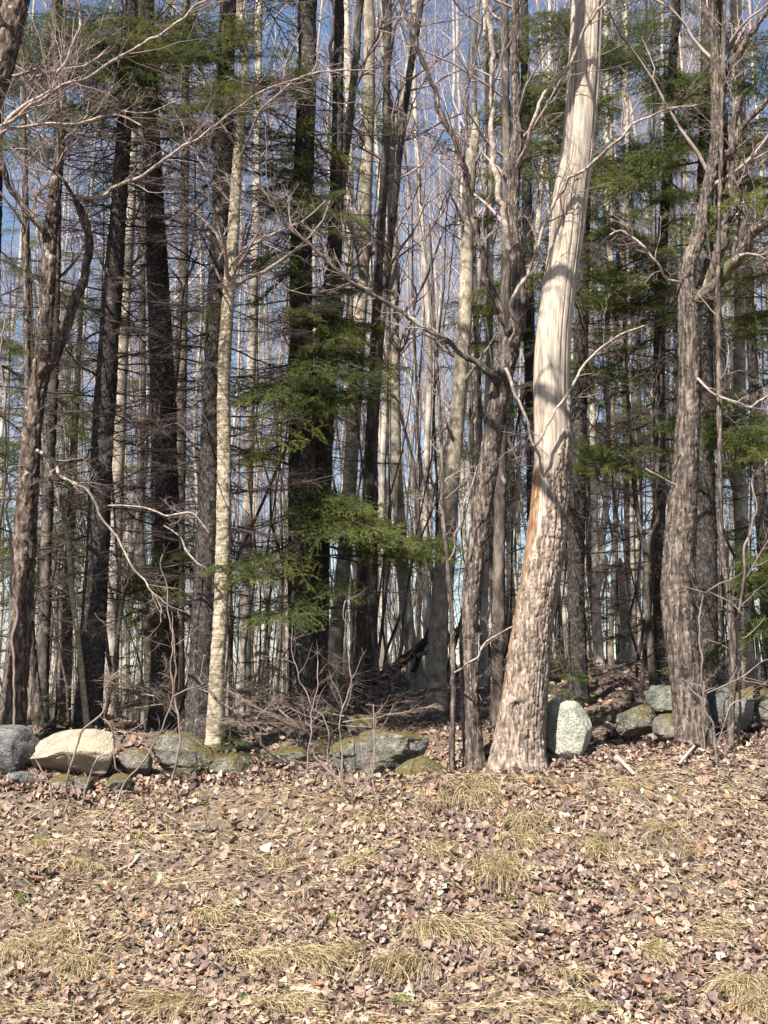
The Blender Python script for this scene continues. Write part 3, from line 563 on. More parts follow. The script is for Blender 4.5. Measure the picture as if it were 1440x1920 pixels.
# ---- right maple with the big fork
traced_tree('forked_maple', 'stout rough barked maple with a wide fork, right of the white boulder', 'tree',
    [(1305, 1432, 90), (1300, 1390, 76), (1294, 1320, 65), (1282, 1230, 60), (1272, 1150, 60), (1270, 1080, 60), (1276, 1000, 55), (1284, 900, 46), (1290, 800, 42), (1294, 700, 40), (1292, 610, 39), (1288, 560, 35), (1290, 500, 26), (1310, 440, 24), (1330, 345, 22), (1344, 250, 20), (1342, 120, 18), (1336, 0, 16)], 12.9, 'bark_maple', 13.5, limbs=[
    dict(p=[(1296, 590, 30), (1322, 540, 28), (1345, 480, 26), (1357, 400, 25), (1362, 300, 22), (1352, 150, 18), (1345, 0, 16)], Y=13.05, mat='bark_mossy', H=12.5),
    dict(p=[(1296, 575, 28), (1330, 542, 24), (1362, 510, 22), (1384, 482, 20), (1400, 450, 19), (1432, 425, 19), (1490, 380, 17), (1540, 320, 15)], Y=12.9, dY=-.3, mat='bark_mossy', tw=(12, (.3, .9))),
    dict(p=[(1395, 462, 14), (1388, 400, 13), (1375, 330, 12), (1378, 250, 11), (1392, 180, 10)], Y=12.75, join=False, mat='bark_maple', tw=(10, (.3, .8))),
    dict(p=[(1340, 312, 15), (1362, 288, 13), (1385, 245, 11), (1410, 215, 10), (1450, 180, 8), (1500, 120, 7)], Y=12.8, dY=-.3, mat='bark_maple', tw=(16, (.3, .9)), flat=.3),
    dict(p=[(1360, 170, 13), (1385, 110, 11), (1410, 60, 10), (1450, 0, 8)], Y=12.8, mat='bark_maple', tw=(10, (.3, .8))),
    dict(p=[(1385, 480, 9), (1405, 478, 8), (1440, 490, 7), (1490, 520, 5)], Y=12.6, mat=PALE, join=False, tw=(8, (.2, .5))),
    dict(p=[(1300, 690, 8), (1350, 745, 6), (1400, 760, 6), (1440, 735, 5), (1500, 700, 4)], Y=12.6, mat=PALE, tw=(12, (.2, .6))),
    dict(p=[(1285, 520, 7), (1230, 500, 6), (1180, 440, 6), (1140, 445, 5), (1110, 490, 4)], Y=12.6, mat=PALE, tw=(14, (.2, .6))),
    dict(p=[(1268, 910, 5), (1235, 895, 5), (1210, 880, 4)], Y=12.7, mat=PALE)],
    crown=dict(n=10, l=(.7, 2.2), t0=.62, n2=7, n3=5), seed=5)

# ---- yellow birch
traced_tree('yellow_birch', 'slim golden barked birch standing right against the dark spruce trunk', 'tree',
    [(404, 1375, 32), (406, 1300, 29), (412, 1180, 27), (417, 1080, 27), (420, 950, 26), (420, 840, 25), (419, 740, 24), (424, 620, 23), (433, 500, 22), (441, 380, 20), (446, 300, 18), (455, 200, 15), (460, 120, 14), (450, 0, 12)], 13.0, 'bark_birch', 13, limbs=[
    dict(p=[(446, 300, 8), (470, 240, 7), (520, 180, 6), (590, 140, 5), (700, 130, 3)], Y=12.9, dY=-.3, mat=PALE, tw=(18, (.3, .8)), flat=.4),
    dict(p=[(416, 1108, 5), (370, 1055, 5), (340, 1010, 4), (308, 983, 4)], Y=12.7, mat=PALE),
    dict(p=[(392, 1000, 4), (350, 962, 5), (305, 972, 5), (262, 950, 4), (205, 945, 4)], Y=12.6, join=False, mat=PALE, tw=(6, (.1, .3))),
    dict(p=[(440, 380, 6), (390, 330, 5), (360, 280, 4), (330, 200, 3)], Y=12.8, mat=PALE, tw=(10, (.3, .7)))],
    crown=dict(n=22, l=(.5, 1.6), t0=.5, n2=7, n3=5), seed=6)

# ---- more traced broadleaf trunks of the middle distance
def mid_tree(label, pts, Y, key, seed, H=15, name='bare_tree', limbs=(), n=13, t0=.5, l=(.6, 2.0), cat='tree', n3=3, sides=16):
    pts = [(a, b, w * .86) for a, b, w in pts]
    return traced_tree(name, label, cat, pts, Y, key, H, limbs=limbs, crown=dict(n=n, l=l, t0=t0, n2=6, n3=n3) if n else None, sides=sides, step=.045, flare=.5, seed=seed)
mid_tree('pale smooth beech with a high fork, in the gap right of the central spruces', [(784, 1275, 44), (776, 1240, 34), (764, 1170, 28), (756, 1080, 27), (748, 950, 26), (742, 850, 25), (738, 600, 23), (736, 400, 22), (732, 300, 21), (740, 240, 19), (760, 170, 17), (774, 60, 15), (778, 0, 14)], 17.5, 'bark_beech', 11, 16, 'forked_beech', limbs=[dict(p=[(734, 270, 14), (730, 200, 12), (722, 110, 11), (714, 0, 10)], Y=17.6, H=15, tw=(10, (.4, 1.2)))], t0=.35)
mid_tree('smooth grey trunk with a broken hollow top, left of the slender maple', [(816, 1270, 46), (821, 1190, 42), (830, 1080, 41), (842, 950, 37), (852, 840, 34), (864, 700, 32), (873, 580, 30), (876, 450, 28), (880, 340, 27), (887, 280, 25), (893, 240, 18), (896, 214, 6)], 16.0, 'bark_beech', 12, 0, 'broken_trunk', n=10, t0=.3, l=(.3, .9))
mid_tree('pale straight trunk standing behind the two dark spruces at left', [(206, 1345, 34), (210, 1250, 29), (216, 1050, 28), (224, 800, 27), (232, 600, 26), (243, 400, 24), (250, 200, 22), (254, 0, 20)], 17, 'bark_far', 13, 17)
mid_tree('thin pale trunk close right of the golden birch', [(462, 1320, 28), (460, 1200, 24), (463, 1000, 22), (468, 800, 21), (474, 600, 19), (480, 400, 17), (484, 200, 15), (486, 0, 14)], 18, 'bark_far', 14, 17)
mid_tree('straight beige trunk right of the twin spruces, foliage across its middle', [(622, 1275, 36), (632, 1180, 32), (645, 1050, 31), (656, 900, 30), (668, 700, 30), (680, 500, 29), (688, 300, 27), (692, 150, 25), (690, 0, 23)], 17, 'bark_beech', 15, 17)
mid_tree('dark slim trunk between the beige trunk and the forked beech', [(668, 1270, 26), (676, 1150, 24), (688, 950, 22), (698, 750, 21), (710, 500, 19), (722, 300, 16), (726, 100, 14), (728, 0, 13)], 16.3, 'bark_far_dark', 16, 15)
mid_tree('second dark slim trunk touching the first one by the forked beech', [(690, 1275, 26), (698, 1150, 22), (700, 950, 20), (702, 800, 18), (716, 600, 16), (738, 400, 14), (760, 200, 13), (790, 0, 12)], 16.8, 'bark_far_dark', 17, 15)
mid_tree('dark blotched trunk standing between the slender maple and the dead trunk', [(932, 1330, 32), (933, 1250, 28), (935, 1100, 27), (938, 950, 25), (940, 800, 24), (946, 600, 22), (950, 400, 20), (948, 200, 17), (945, 0, 15)], 14.6, 'bark_far_dark', 18, 15)
mid_tree('dark trunk behind and right of the shaggy left tree', [(84, 1395, 28), (80, 1300, 25), (84, 1150, 24), (88, 1000, 23), (96, 800, 22), (102, 650, 20), (106, 450, 18), (110, 200, 15), (112, 0, 13)], 14.2, 'bark_far_dark', 19, 15)
mid_tree('short grey trunk foot leaning against the shaggy left tree', [(78, 1400, 24), (66, 1300, 22), (56, 1200, 21), (48, 1100, 18), (46, 980, 16), (52, 800, 14), (50, 600, 13), (46, 300, 11), (40, 0, 9)], 13.5, 'bark_maple', 20, 13)
mid_tree('smooth grey trunk right of the forked maple', [(1408, 1262, 34), (1396, 1180, 29), (1391, 1050, 27), (1388, 850, 26), (1386, 600, 26), (1386, 350, 25), (1382, 150, 22), (1376, 0, 20)], 16, 'bark_beech', 21, 17)
mid_tree('thin brown young trunk ending in a low Y fork left of the forked maple', [(1228, 1276, 20), (1222, 1245, 15), (1217, 1180, 14), (1212, 1110, 13), (1214, 1060, 13), (1205, 1010, 10), (1195, 960, 9), (1187, 880, 8), (1180, 780, 7), (1170, 600, 5)], 15.2, 'bark_far_dark', 22, 0, 'young_tree', limbs=[dict(p=[(1214, 1062, 11), (1224, 1000, 9), (1229, 930, 8), (1236, 820, 7), (1240, 700, 5)], Y=15.2, tw=(8, (.3, .8)))], n=10, t0=.5, l=(.3, .9))
mid_tree('pale broken snag with a jagged top in the gap left of the forked maple', [(1176, 1236, 30), (1174, 1200, 24), (1170, 1140, 21), (1166, 1090, 17), (1163, 1058, 14), (1161, 1046, 5)], 21, 'bark_birch', 23, 0, 'snag', n=0)
mid_tree('thin straight greenish stem left of the pale broken snag', [(1145, 1250, 13), (1146, 1180, 11), (1150, 1100, 10), (1154, 1000, 10), (1150, 850, 9), (1148, 600, 8), (1146, 300, 7), (1150, 0, 6)], 18.5, 'bark_beech', 24, 14, n=14)
mid_tree('grey trunk splitting into two close stems left of the greenish stem', [(1124, 1238, 24), (1120, 1180, 20), (1118, 1120, 17), (1116, 1000, 15), (1112, 850, 14), (1108, 600, 13), (1104, 300, 12), (1100, 0, 10)], 20, 'bark_far', 25, 16, limbs=[dict(p=[(1121, 1130, 14), (1130, 1050, 13), (1134, 950, 12), (1138, 800, 11), (1140, 600, 10), (1138, 300, 8), (1136, 0, 7)], Y=20, H=15)])
mid_tree('slim pale crooked stem reaching up in front of the broken trunk', [(845, 1425, 10), (848, 1370, 11), (850, 1300, 10), (849, 1220, 10), (846, 1140, 9), (838, 1040, 8), (830, 960, 7), (828, 840, 6), (820, 700, 5), (812, 560, 4), (806, 420, 3)], 12.4, 'bark_maple', 26, 0, 'sapling', n=14, t0=.3, l=(.2, .6), limbs=[dict(p=[(850, 1262, 5), (882, 1245, 5), (900, 1225, 5), (930, 1190, 4), (968, 1170, 3)], Y=12.1, mat=PALE, tw=(5, (.1, .3))), dict(p=[(840, 1050, 4), (860, 990, 4), (875, 930, 3), (890, 880, 3)], Y=12.3, mat=PALE)], sides=10)
mid_tree('thin rough stem in front of the grey trunk at right', [(1366, 1420, 14), (1370, 1360, 13), (1374, 1240, 13), (1369, 1140, 12), (1356, 1040, 11), (1350, 960, 11), (1350, 850, 10), (1348, 700, 9), (1346, 500, 8), (1352, 300, 7), (1356, 100, 6), (1360, 0, 5)], 12.7, 'bark_maple', 27, 10, n=14, t0=.4, l=(.2, .7), sides=12, name='young_tree')
mid_tree('pale thin stem rising left of the forked beech', [(720, 1268, 16), (718, 1150, 14), (716, 950, 13), (722, 700, 12), (715, 400, 11), (700, 200, 10), (688, 0, 9)], 20, 'bark_far', 28, 16, n=18)
mid_tree('twisting pale stem between the forked beech and the broken trunk', [(806, 1262, 18), (800, 1150, 15), (796, 1020, 14), (800, 850, 13), (806, 700, 12), (800, 550, 11), (786, 350, 10), (778, 200, 9), (775, 0, 8)], 19.5, 'bark_far', 29, 16, n=18)
mid_tree('leaning forked stem high between the twin spruces and the beige trunk', [(604, 1270, 26), (606, 1100, 24), (612, 900, 22), (618, 700, 21), (624, 500, 20), (636, 380, 19), (652, 250, 17), (668, 100, 15), (676, 0, 14)], 15.5, 'bark_far_dark', 30, 15, limbs=[dict(p=[(634, 300, 10), (628, 200, 9), (622, 80, 8), (618, -20, 7)], Y=15.6, H=13)])
mid_tree('pale upright trunk glimpsed high right of the leaning forked stem', [(640, 1268, 20), (644, 1100, 19), (650, 800, 18), (655, 500, 17), (655, 250, 16), (652, 100, 15), (648, 0, 14)], 20.5, 'bark_far', 31, 17, n=20)
mid_tree('thin pale stem standing left of the slender maple, high in the gap', [(905, 1270, 20), (908, 1100, 18), (914, 850, 16), (918, 600, 15), (918, 350, 14), (914, 150, 13), (912, 0, 12)], 17.5, 'bark_far', 32, 16, n=18)
mid_tree('brown trunk hidden low behind the golden birch and the left spruces', [(338, 1335, 24), (336, 1150, 22), (338, 950, 20), (342, 700, 19), (346, 400, 17), (348, 150, 15), (350, 0, 14)], 18.5, 'bark_far_dark', 33, 16, n=18)
mid_tree('slim leaning stem crossing behind the left dark spruce', [(168, 1350, 12), (150, 1230, 12), (136, 1120, 11), (128, 1020, 10), (112, 940, 9), (90, 860, 7), (70, 780, 6)], 13.4, 'bark_birch', 34, 0, 'young_tree', n=8, t0=.4, l=(.2, .7), sides=10)
mid_tree('pale upright trunk behind the Y forked young tree', [(1190, 1240, 12), (1188, 1150, 10), (1186, 1050, 9), (1184, 900, 9), (1180, 600, 8), (1176, 300, 7), (1172, 0, 6)], 20, 'bark_far', 35, 15, n=16)

# ------------------------------------------------------------------ spruces
def bough_mesh(seed, live=True, L=1.4, dens=1.0):
    """a spruce bough along +X: stem, side twigs in a flat spray, drooping sub-twigs, needles"""
    rng = np.random.default_rng(seed); k = 10; t = np.linspace(0, 1, k)
    P0 = np.stack([L * t, .06 * L * np.sin(t * 3 + rng.random() * 6), -.16 * L * t ** 1.5 + .13 * L * t ** 3], 1)[None] + rng.normal(0, .006, (1, k, 3)); R0 = (np.linspace(.011, .003, k))[None] * (L / 1.4)
    W = Acc(); W.add(*multi_tube(P0, R0, 5))
    m = 30 if live else 26; tt = np.sort(.12 + .86 * rng.random(m)) if not live else np.linspace(.10, .985, m)
    s = tt * (k - 1); i = np.minimum(s.astype(int), k - 2); f = (s - i)[:, None]; pos = P0[0, i] * (1 - f) + P0[0, i + 1] * f
    side = np.where(np.arange(m) % 2 == 0, 1, -1); a = np.radians(rng.uniform(38, 62, m)) * side
    l1 = L * (.42 * (1 - tt) ** .75 + .10) * rng.uniform(.6, 1.2, m) * (1 if live else rng.uniform(.4, 1.5, m)) * np.clip(tt / .25, .45, 1)
    d = np.stack([np.cos(a), np.sin(a), rng.uniform(-.25, .12, m)], 1); C = np.empty((m, 6, 3)); C[:, 0] = pos
    for j in range(1, 6):
        C[:, j] = C[:, j - 1] + norm(d) * (l1 / 5)[:, None]; d = d + np.array([.05, 0, -.07 if live else -.03]) + rng.normal(0, .05 if live else .15, (m, 3))
    W.add(*multi_tube(C, np.repeat(np.linspace(.004, .0015, 6)[None], m, 0), 3))
    nsub = 8 if live else 5; S, SR = sprout(C, np.full((m, 6), .002), nsub, rng, t0=.1, ang=(35, 60), lr=.42, lmin=.05, k=4, wig=.12 if live else .25, up=-.16 if live else -.02, rmin=.0013, flat=.5); W.add(*multi_tube(S, SR, 3))
    if not live:
        S2, SR2 = sprout(S, SR, 2, rng, t0=.2, lr=.6, lmin=.03, k=3, wig=.2, rmin=.001); W.add(*multi_tube(S2, SR2, 3)); return W.mesh('dead_branch'), None
    # needles along all the twigs
    segs0, segs1 = [], []
    for A in (C, S, P0[:, 5:]): segs0.append(A[:, :-1].reshape(-1, 3)); segs1.append(A[:, 1:].reshape(-1, 3))
    a0 = np.vstack(segs0); a1 = np.vstack(segs1); ln = np.linalg.norm(a1 - a0, axis=1); nn = int(ln.sum() * 330 * dens); pick = rng.choice(len(ln), nn, p=ln / ln.sum()); u = rng.random((nn, 1))
    p = a0[pick] * (1 - u) + a1[pick] * u; tg = norm(a1[pick] - a0[pick]); rv = rng.normal(size=(nn, 3)); rv[:, 2] += .25; pr = norm(rv - tg * (rv * tg).sum(1, keepdims=True)); dn = norm(tg * .75 + pr * .8)
    Ln = rng.uniform(.014, .024, (nn, 1)); sd = norm(np.cross(dn, rng.normal(size=(nn, 3)))) * .0021
    V = np.stack([p - sd, p + sd, p + dn * Ln], 1).reshape(-1, 3)
    return W.mesh('bough'), mesh_np('needles', V, np.arange(nn * 3).reshape(-1, 3), smooth=False)
LIVE = [bough_mesh(100 + i, True, 1.4) for i in range(6)]
DEADB = [bough_mesh(200 + i, False, 1.4)[0] for i in range(6)]
for w, nd in LIVE: w.materials.append(M['twig_dark']); nd.materials.append(M['needles'])
for w in DEADB: w.materials.append(M['twig_dark'])
LYING = [m.copy() for m in DEADB]
for w in LYING: w.materials.clear(); w.materials.append(M['twig_brown'])
NB = [0]
def orient(d, roll=0.0):
    x = Vector(tuple(d)).normalized(); z = Vector((0, 0, 1)); y = z.cross(x)
    if y.length < 1e-4: y = Vector((0, 1, 0))
    y.normalize(); z = x.cross(y); m = Matrix((x, y, z)).transposed()
    return (m @ Matrix.Rotation(roll, 3, 'X')).to_euler()
def put_bough(root, loc, d, L, live=True, roll=0.0):
    NB[0] += 1; k = (NB[0] * 7 + int(abs(loc[2]) * 31)) % 6; r = orient(d, roll); s = L / 1.4
    if live:
        w, nd = LIVE[k]; b = obj('bough', w, None, root, loc, r, s); tag(obj('needles', nd, None, b), kind='stuff')
    else: b = obj('dead_branch', DEADB[k], None, root, loc, r, s)
    return b
def at_z(Q, z):
    return np.array([np.interp(z, Q[:, 2], Q[:, c]) for c in range(4)])
def spruce(label, pts, Y, seed, H=17, live=(8, 17, 40, 1.6), dead=(2, 8, 26, 1.2), extra=(), cone=True, sides=32, name='spruce_tree', step=.03, front=0.0, dY=0.0, low=None, mass=()):
    """live = (z from, z to, count, bough length at the bottom); dead likewise; extra = traced boughs (px,py of foot on trunk, px,py of tip, tip depth offset, live)"""
    root, org, Q = traced_tree(name, label, 'tree', pts, Y, 'bark_spruce', H, sides=sides, step=step, flare=.45, seed=seed, taper=.12, dY=dY)
    rng = np.random.default_rng(seed * 31); ga = rng.random() * 6
    for rngspec, lv in ((live, True), (dead, False), (low, True)):
        if not rngspec: continue
        z0, z1, n, L0 = rngspec
        for i in range(n):
            z = z0 + (z1 - z0) * (i + rng.random()) / n - org[2]; q = at_z(Q, z); ga += 2.4 + rng.normal(0, .35)
            L = L0 * rng.uniform(.8, 1.1) if rngspec is low else L0 * (max(.16, 1 - (z + org[2] - z0) / (z1 - z0 + .5)) ** .7 if (lv and cone) else 1) * rng.uniform(.65, 1.15); a = ga
            if front and rng.random() < front: a = rng.uniform(-2.6, -.5)
            el = rng.uniform(-.45, -.02) if lv else rng.uniform(-.35, .18)
            put_bough(root, q[:3], (math.cos(a), math.sin(a), math.tan(el)), L, lv, rng.normal(0, .15))
    for e in extra:
        p0 = unp(e[0], e[1], Y) - org; q = at_z(Q, p0[2]); tip = unp(e[2], e[3], Y + e[4]) - org; d = tip - q[:3]
        put_bough(root, q[:3], d, float(np.linalg.norm(d)), e[5] if len(e) > 5 else True)
    for (mx0, my0, mx1, my1, n, dn) in mass:          # a patch of foliage that the photo shows on this tree
        for i in range(n):
            tx, ty = rng.uniform(mx0, mx1), rng.uniform(my0, my1); tip = unp(tx, ty, Y - rng.uniform(.15, dn)) - org; q = at_z(Q, tip[2] + rng.uniform(.0, .3)); d = tip - q[:3]; put_bough(root, q[:3], d, max(.45, float(np.linalg.norm(d))), True, rng.normal(0, .2))
    return root, org, Q
spruce('dark spruce trunk rising behind the tan boulder at left', [(168, 1385, 54), (168, 1330, 48), (174, 1200, 46), (182, 1050, 43), (190, 880, 40), (200, 700, 38), (210, 560, 35), (222, 400, 30), (232, 250, 26), (240, 100, 23), (246, 0, 21)], 13.6, 41, 17, (7.4, 17, 21, 1.9), (2.4, 8.6, 84, 1.5), [(235, 190, 120, 110, -.9), (238, 150, 330, 130, -.8), (240, 100, 60, 60, -.6), (232, 240, 350, 215, -.8), (230, 260, 90, 190, -.8)], mass=[(10, 30, 260, 210, 34, .9), (200, 20, 400, 200, 10, .8)])
spruce('dark double spruce trunk between the left spruce and the golden birch', [(306, 1350, 56), (308, 1250, 52), (310, 1050, 50), (308, 850, 48), (302, 650, 44), (294, 480, 38), (286, 300, 32), (280, 150, 28), (276, 0, 25)], 14.6, 42, 17, (7.9, 17, 20, 1.8), (2.4, 8.8, 80, 1.5), [(308, 1030, 250, 1110, -.7), (308, 1010, 350, 1080, -.7), (309, 1060, 300, 1120, -1.0), (280, 150, 180, 80, -.7), (280, 120, 380, 70, -.7), (300, 600, 240, 620, -.5), (300, 620, 350, 650, -.5)], mass=[(190, 20, 420, 210, 20, .9), (240, 1020, 380, 1130, 10, 1.0), (230, 1130, 330, 1180, 5, .8)])
spruce('dark spruce trunk immediately left of the golden birch', [(374, 1392, 62), (378, 1330, 54), (382, 1200, 48), (388, 1050, 44), (394, 900, 42), (400, 750, 40), (406, 600, 38), (412, 450, 36), (418, 300, 34), (422, 150, 32), (428, 0, 29)], 13.3, 43, 18, (7.6, 18, 21, 1.9), (2.4, 8.4, 60, 1.4), [(424, 120, 330, 60, -.7), (424, 100, 460, 60, -.8), (420, 190, 340, 190, -.8), (421, 160, 500, 120, -.7), (410, 560, 350, 600, -.5)], mass=[(330, 20, 520, 190, 16, .9)])
T8 = [(566, 1330, 44), (566, 1250, 48), (566, 1100, 50), (566, 950, 50), (566, 800, 48), (565, 650, 44), (564, 500, 40), (568, 350, 37), (574, 200, 35), (577, 80, 34), (578, 0, 33)]
spruce('thick dark spruce trunk in the middle with lit boughs low on it', T8, 14.0, 44, 18, (8.4, 18, 13, 1.6), (2.4, 8.0, 44, 1.3), [
    (566, 1020, 390, 1055, -1.3), (566, 1030, 470, 1075, -1.4), (566, 1110, 480, 1150, -1.5), (566, 700, 430, 745, -1.0), (566, 680, 470, 735, -1.2), (566, 690, 500, 770, -1.2), (566, 820, 440, 860, -1.0), (566, 850, 420, 840, -.7),
    (568, 300, 480, 290, -.8), (568, 330, 500, 400, -.8), (568, 260, 500, 240, -.7), (568, 380, 660, 400, -.9), (566, 400, 640, 430, -.9), (568, 420, 480, 500, -.8), (570, 180, 480, 140, -.8), (566, 480, 480, 560, -.7), (566, 640, 600, 690, -1.2), (566, 740, 520, 820, -1.2),
    (566, 1200, 640, 1260, -1.0, False), (566, 1190, 500, 1280, -1.0, False)], mass=[(450, 250, 560, 420, 14, .9), (470, 60, 560, 230, 8, .8), (400, 690, 540, 770, 4, 1.2), (440, 460, 560, 560, 4, .8), (580, 330, 660, 440, 6, .9)])
dense = []
rr = np.random.default_rng(77)
for i in range(14):
    y0 = rr.uniform(560, 760); dx = rr.uniform(-150, 170); dense.append((624, y0, 624 + dx, y0 + rr.uniform(5, 60), -rr.uniform(.2, 1.3) * (1 - abs(dx) / 260)))
spruce('second central spruce trunk carrying the densest dark green foliage', [(588, 1325, 42), (590, 1200, 42), (594, 1050, 42), (600, 900, 42), (606, 800, 40), (614, 680, 36), (622, 560, 32), (628, 450, 27), (632, 300, 22), (634, 150, 18), (636, 0, 16)], 14.4, 45, 15, (10, 15, 7, 1.2), (2.4, 8.5, 44, 1.2), dense + [
    (602, 930, 690, 985, -1.5), (602, 920, 740, 1000, -1.4), (602, 935, 640, 990, -1.6), (604, 950, 770, 1010, -1.0), (600, 980, 820, 1030, -.6), (598, 1060, 650, 1110, -1.1), (602, 900, 660, 950, -1.3)], mass=[(530, 560, 770, 760, 22, 1.3), (610, 640, 740, 790, 6, 1.2), (600, 930, 760, 1000, 2, 1.5), (760, 990, 860, 1040, 3, .8), (540, 480, 700, 600, 8, .8)])
spruce('slim spruce trunk right behind the dead trunk', [(1082, 1270, 38), (1082, 1200, 33), (1080, 1100, 31), (1083, 950, 29), (1086, 800, 27), (1090, 650, 25), (1094, 500, 23), (1098, 300, 20), (1102, 100, 17), (1104, 0, 15)], 15.6, 46, 15, (5.8, 15, 27, 1.7), (2.4, 7.0, 50, 1.3), [(1084, 840, 1180, 870, -.9), (1084, 850, 1240, 880, -.8), (1084, 830, 1150, 850, -.6), (1092, 560, 1160, 550, -.8), (1092, 520, 1200, 540, -.8), (1090, 640, 1170, 640, -.7), (1094, 460, 1190, 520, -.9), (1096, 400, 1200, 430, -.8)], mass=[(970, 10, 1230, 330, 40, 1.1), (1080, 380, 1260, 640, 18, .9), (1080, 830, 1250, 880, 8, .9), (900, 180, 1010, 240, 3, .5)])
spruce('thin dark spruce with open branches left of the forked maple', [(1240, 1275, 26), (1238, 1150, 24), (1236, 1000, 22), (1236, 850, 21), (1236, 650, 20), (1240, 500, 19), (1252, 300, 17), (1262, 100, 15), (1268, 0, 14)], 16.5, 47, 15, (5.6, 15, 28, 1.9), (2.4, 7.5, 56, 1.4), [(1238, 500, 1150, 510, -.8), (1238, 520, 1180, 580, -.9), (1238, 560, 1130, 570, -.6), (1240, 460, 1160, 440, -.7)], mass=[(1130, 20, 1330, 380, 34, 1.1), (1140, 420, 1300, 560, 12, .9)])
spruce('dark spruce trunk hidden close behind the forked maple', [(1326, 1320, 46), (1324, 1200, 42), (1322, 1000, 40), (1320, 800, 36), (1320, 600, 32), (1322, 400, 28), (1324, 200, 25), (1326, 0, 22)], 14.4, 48, 17, (6.5, 17, 22, 1.9), (2.2, 7.0, 30, 1.3), [(1322, 790, 1420, 790, -1.2), (1322, 780, 1400, 830, -1.3), (1322, 800, 1440, 830, -.9), (1322, 770, 1450, 780, -1.0)], mass=[(1200, 40, 1330, 300, 12, .9), (1330, 150, 1440, 330, 8, .9), (1320, 770, 1440, 830, 6, 1.2), (1330, 430, 1440, 520, 5, .8)])
spruce('spruce at the right edge with dark boughs down to the ground', [(1470, 1330, 44), (1470, 1100, 40), (1468, 800, 36), (1466, 500, 30), (1466, 200, 25), (1466, 0, 22)], 14.0, 49, 17, (2.4, 17, 32, 1.7), None, [(1468, 1000, 1400, 1050, -.8), (1468, 1060, 1390, 1110, -.8), (1468, 1130, 1400, 1180, -.8), (1468, 800, 1380, 800, -.9), (1468, 820, 1400, 850, -.9)], mass=[(1370, 1040, 1440, 1220, 14, .9), (1360, 560, 1440, 640, 6, .8), (1380, 200, 1440, 420, 8, .8)])
spruce('spruce standing at the left edge beyond the shaggy tree', [(-30, 1400, 46), (-28, 1200, 42), (-24, 900, 38), (-18, 600, 34), (-10, 300, 28), (-4, 0, 24)], 14.6, 50, 17, (5.5, 17, 20, 1.8), (1.8, 7.0, 34, 1.4), [(-20, 620, 40, 660, -.7), (-20, 820, 50, 830, -.5)], mass=[(0, 40, 120, 200, 12, .8), (0, 600, 60, 680, 5, .7), (0, 800, 50, 860, 3, .6)])
spruce('spruce crown high between the slender maple and the dead trunk', [(1004, 1270, 26), (1002, 1100, 24), (998, 850, 22), (992, 600, 20), (988, 350, 18), (984, 100, 15), (982, 0, 14)], 17.5, 51, 15.5, (7.5, 15.5, 20, 1.5), (2.6, 8.0, 46, 1.3), [(994, 640, 900, 600, -.6), (990, 500, 900, 580, -.6)], mass=[(880, 20, 1010, 200, 10, .8), (830, 560, 960, 660, 8, .7), (840, 320, 960, 420, 6, .7)])
# young spruces near the ground
def young(label, px, py, Y, h, seed, L=.6, n=26):
    b = unp(px, py, Y); z = ghf(b[0], Y); root = thing('young_spruce', (b[0], Y, z), label, 'tree', None); rng = np.random.default_rng(seed)
    Q = resample(np.array([[0, 0, -.05, .016], [.02, 0, h * .5, .011], [0, .02, h, .003]]), .06); V, q, _, _ = trunk_mesh(Q, None, 8, seed); obj('trunk', mesh_np('trunk', V, q), M['bark_spruce'], root)
    for i in range(n):
        t = (i + .5) / n; a = i * 2.4 + rng.normal(0, .3); put_bough(root, (0, 0, h * (.12 + .86 * t)), (math.cos(a), math.sin(a), rng.uniform(-.35, .1)), L * (1 - .8 * t) * rng.uniform(.8, 1.2))
young('small dark young spruce right behind the dead trunk foot', 1062, 1290, 13.6, 1.15, 60, .55)
young('small young spruce in the distance behind the pale broken snag', 1138, 1240, 21.5, 2.2, 61, .8)
young('low young spruce sprig at the foot of the golden birch', 428, 1370, 12.9, .45, 62, .38, 14)
young('low green spruce sprig behind the gap of the two left boulders', 100, 1390, 13.4, .55, 63, .4, 14)
young('low spruce seedling before the brush, right of the black stump', 620, 1350, 13.2, .5, 64, .35, 14)
young('low spruce seedling on the mossy stone left of the black stump', 365, 1435, 12.2, .28, 65, .26, 12)
young('young spruce among the far stems left of the golden birch', 262, 1300, 16.5, 1.5, 66, .7, 24)
young('young spruce in the thicket right of the golden birch', 500, 1320, 15.2, 1.1, 67, .6, 22)
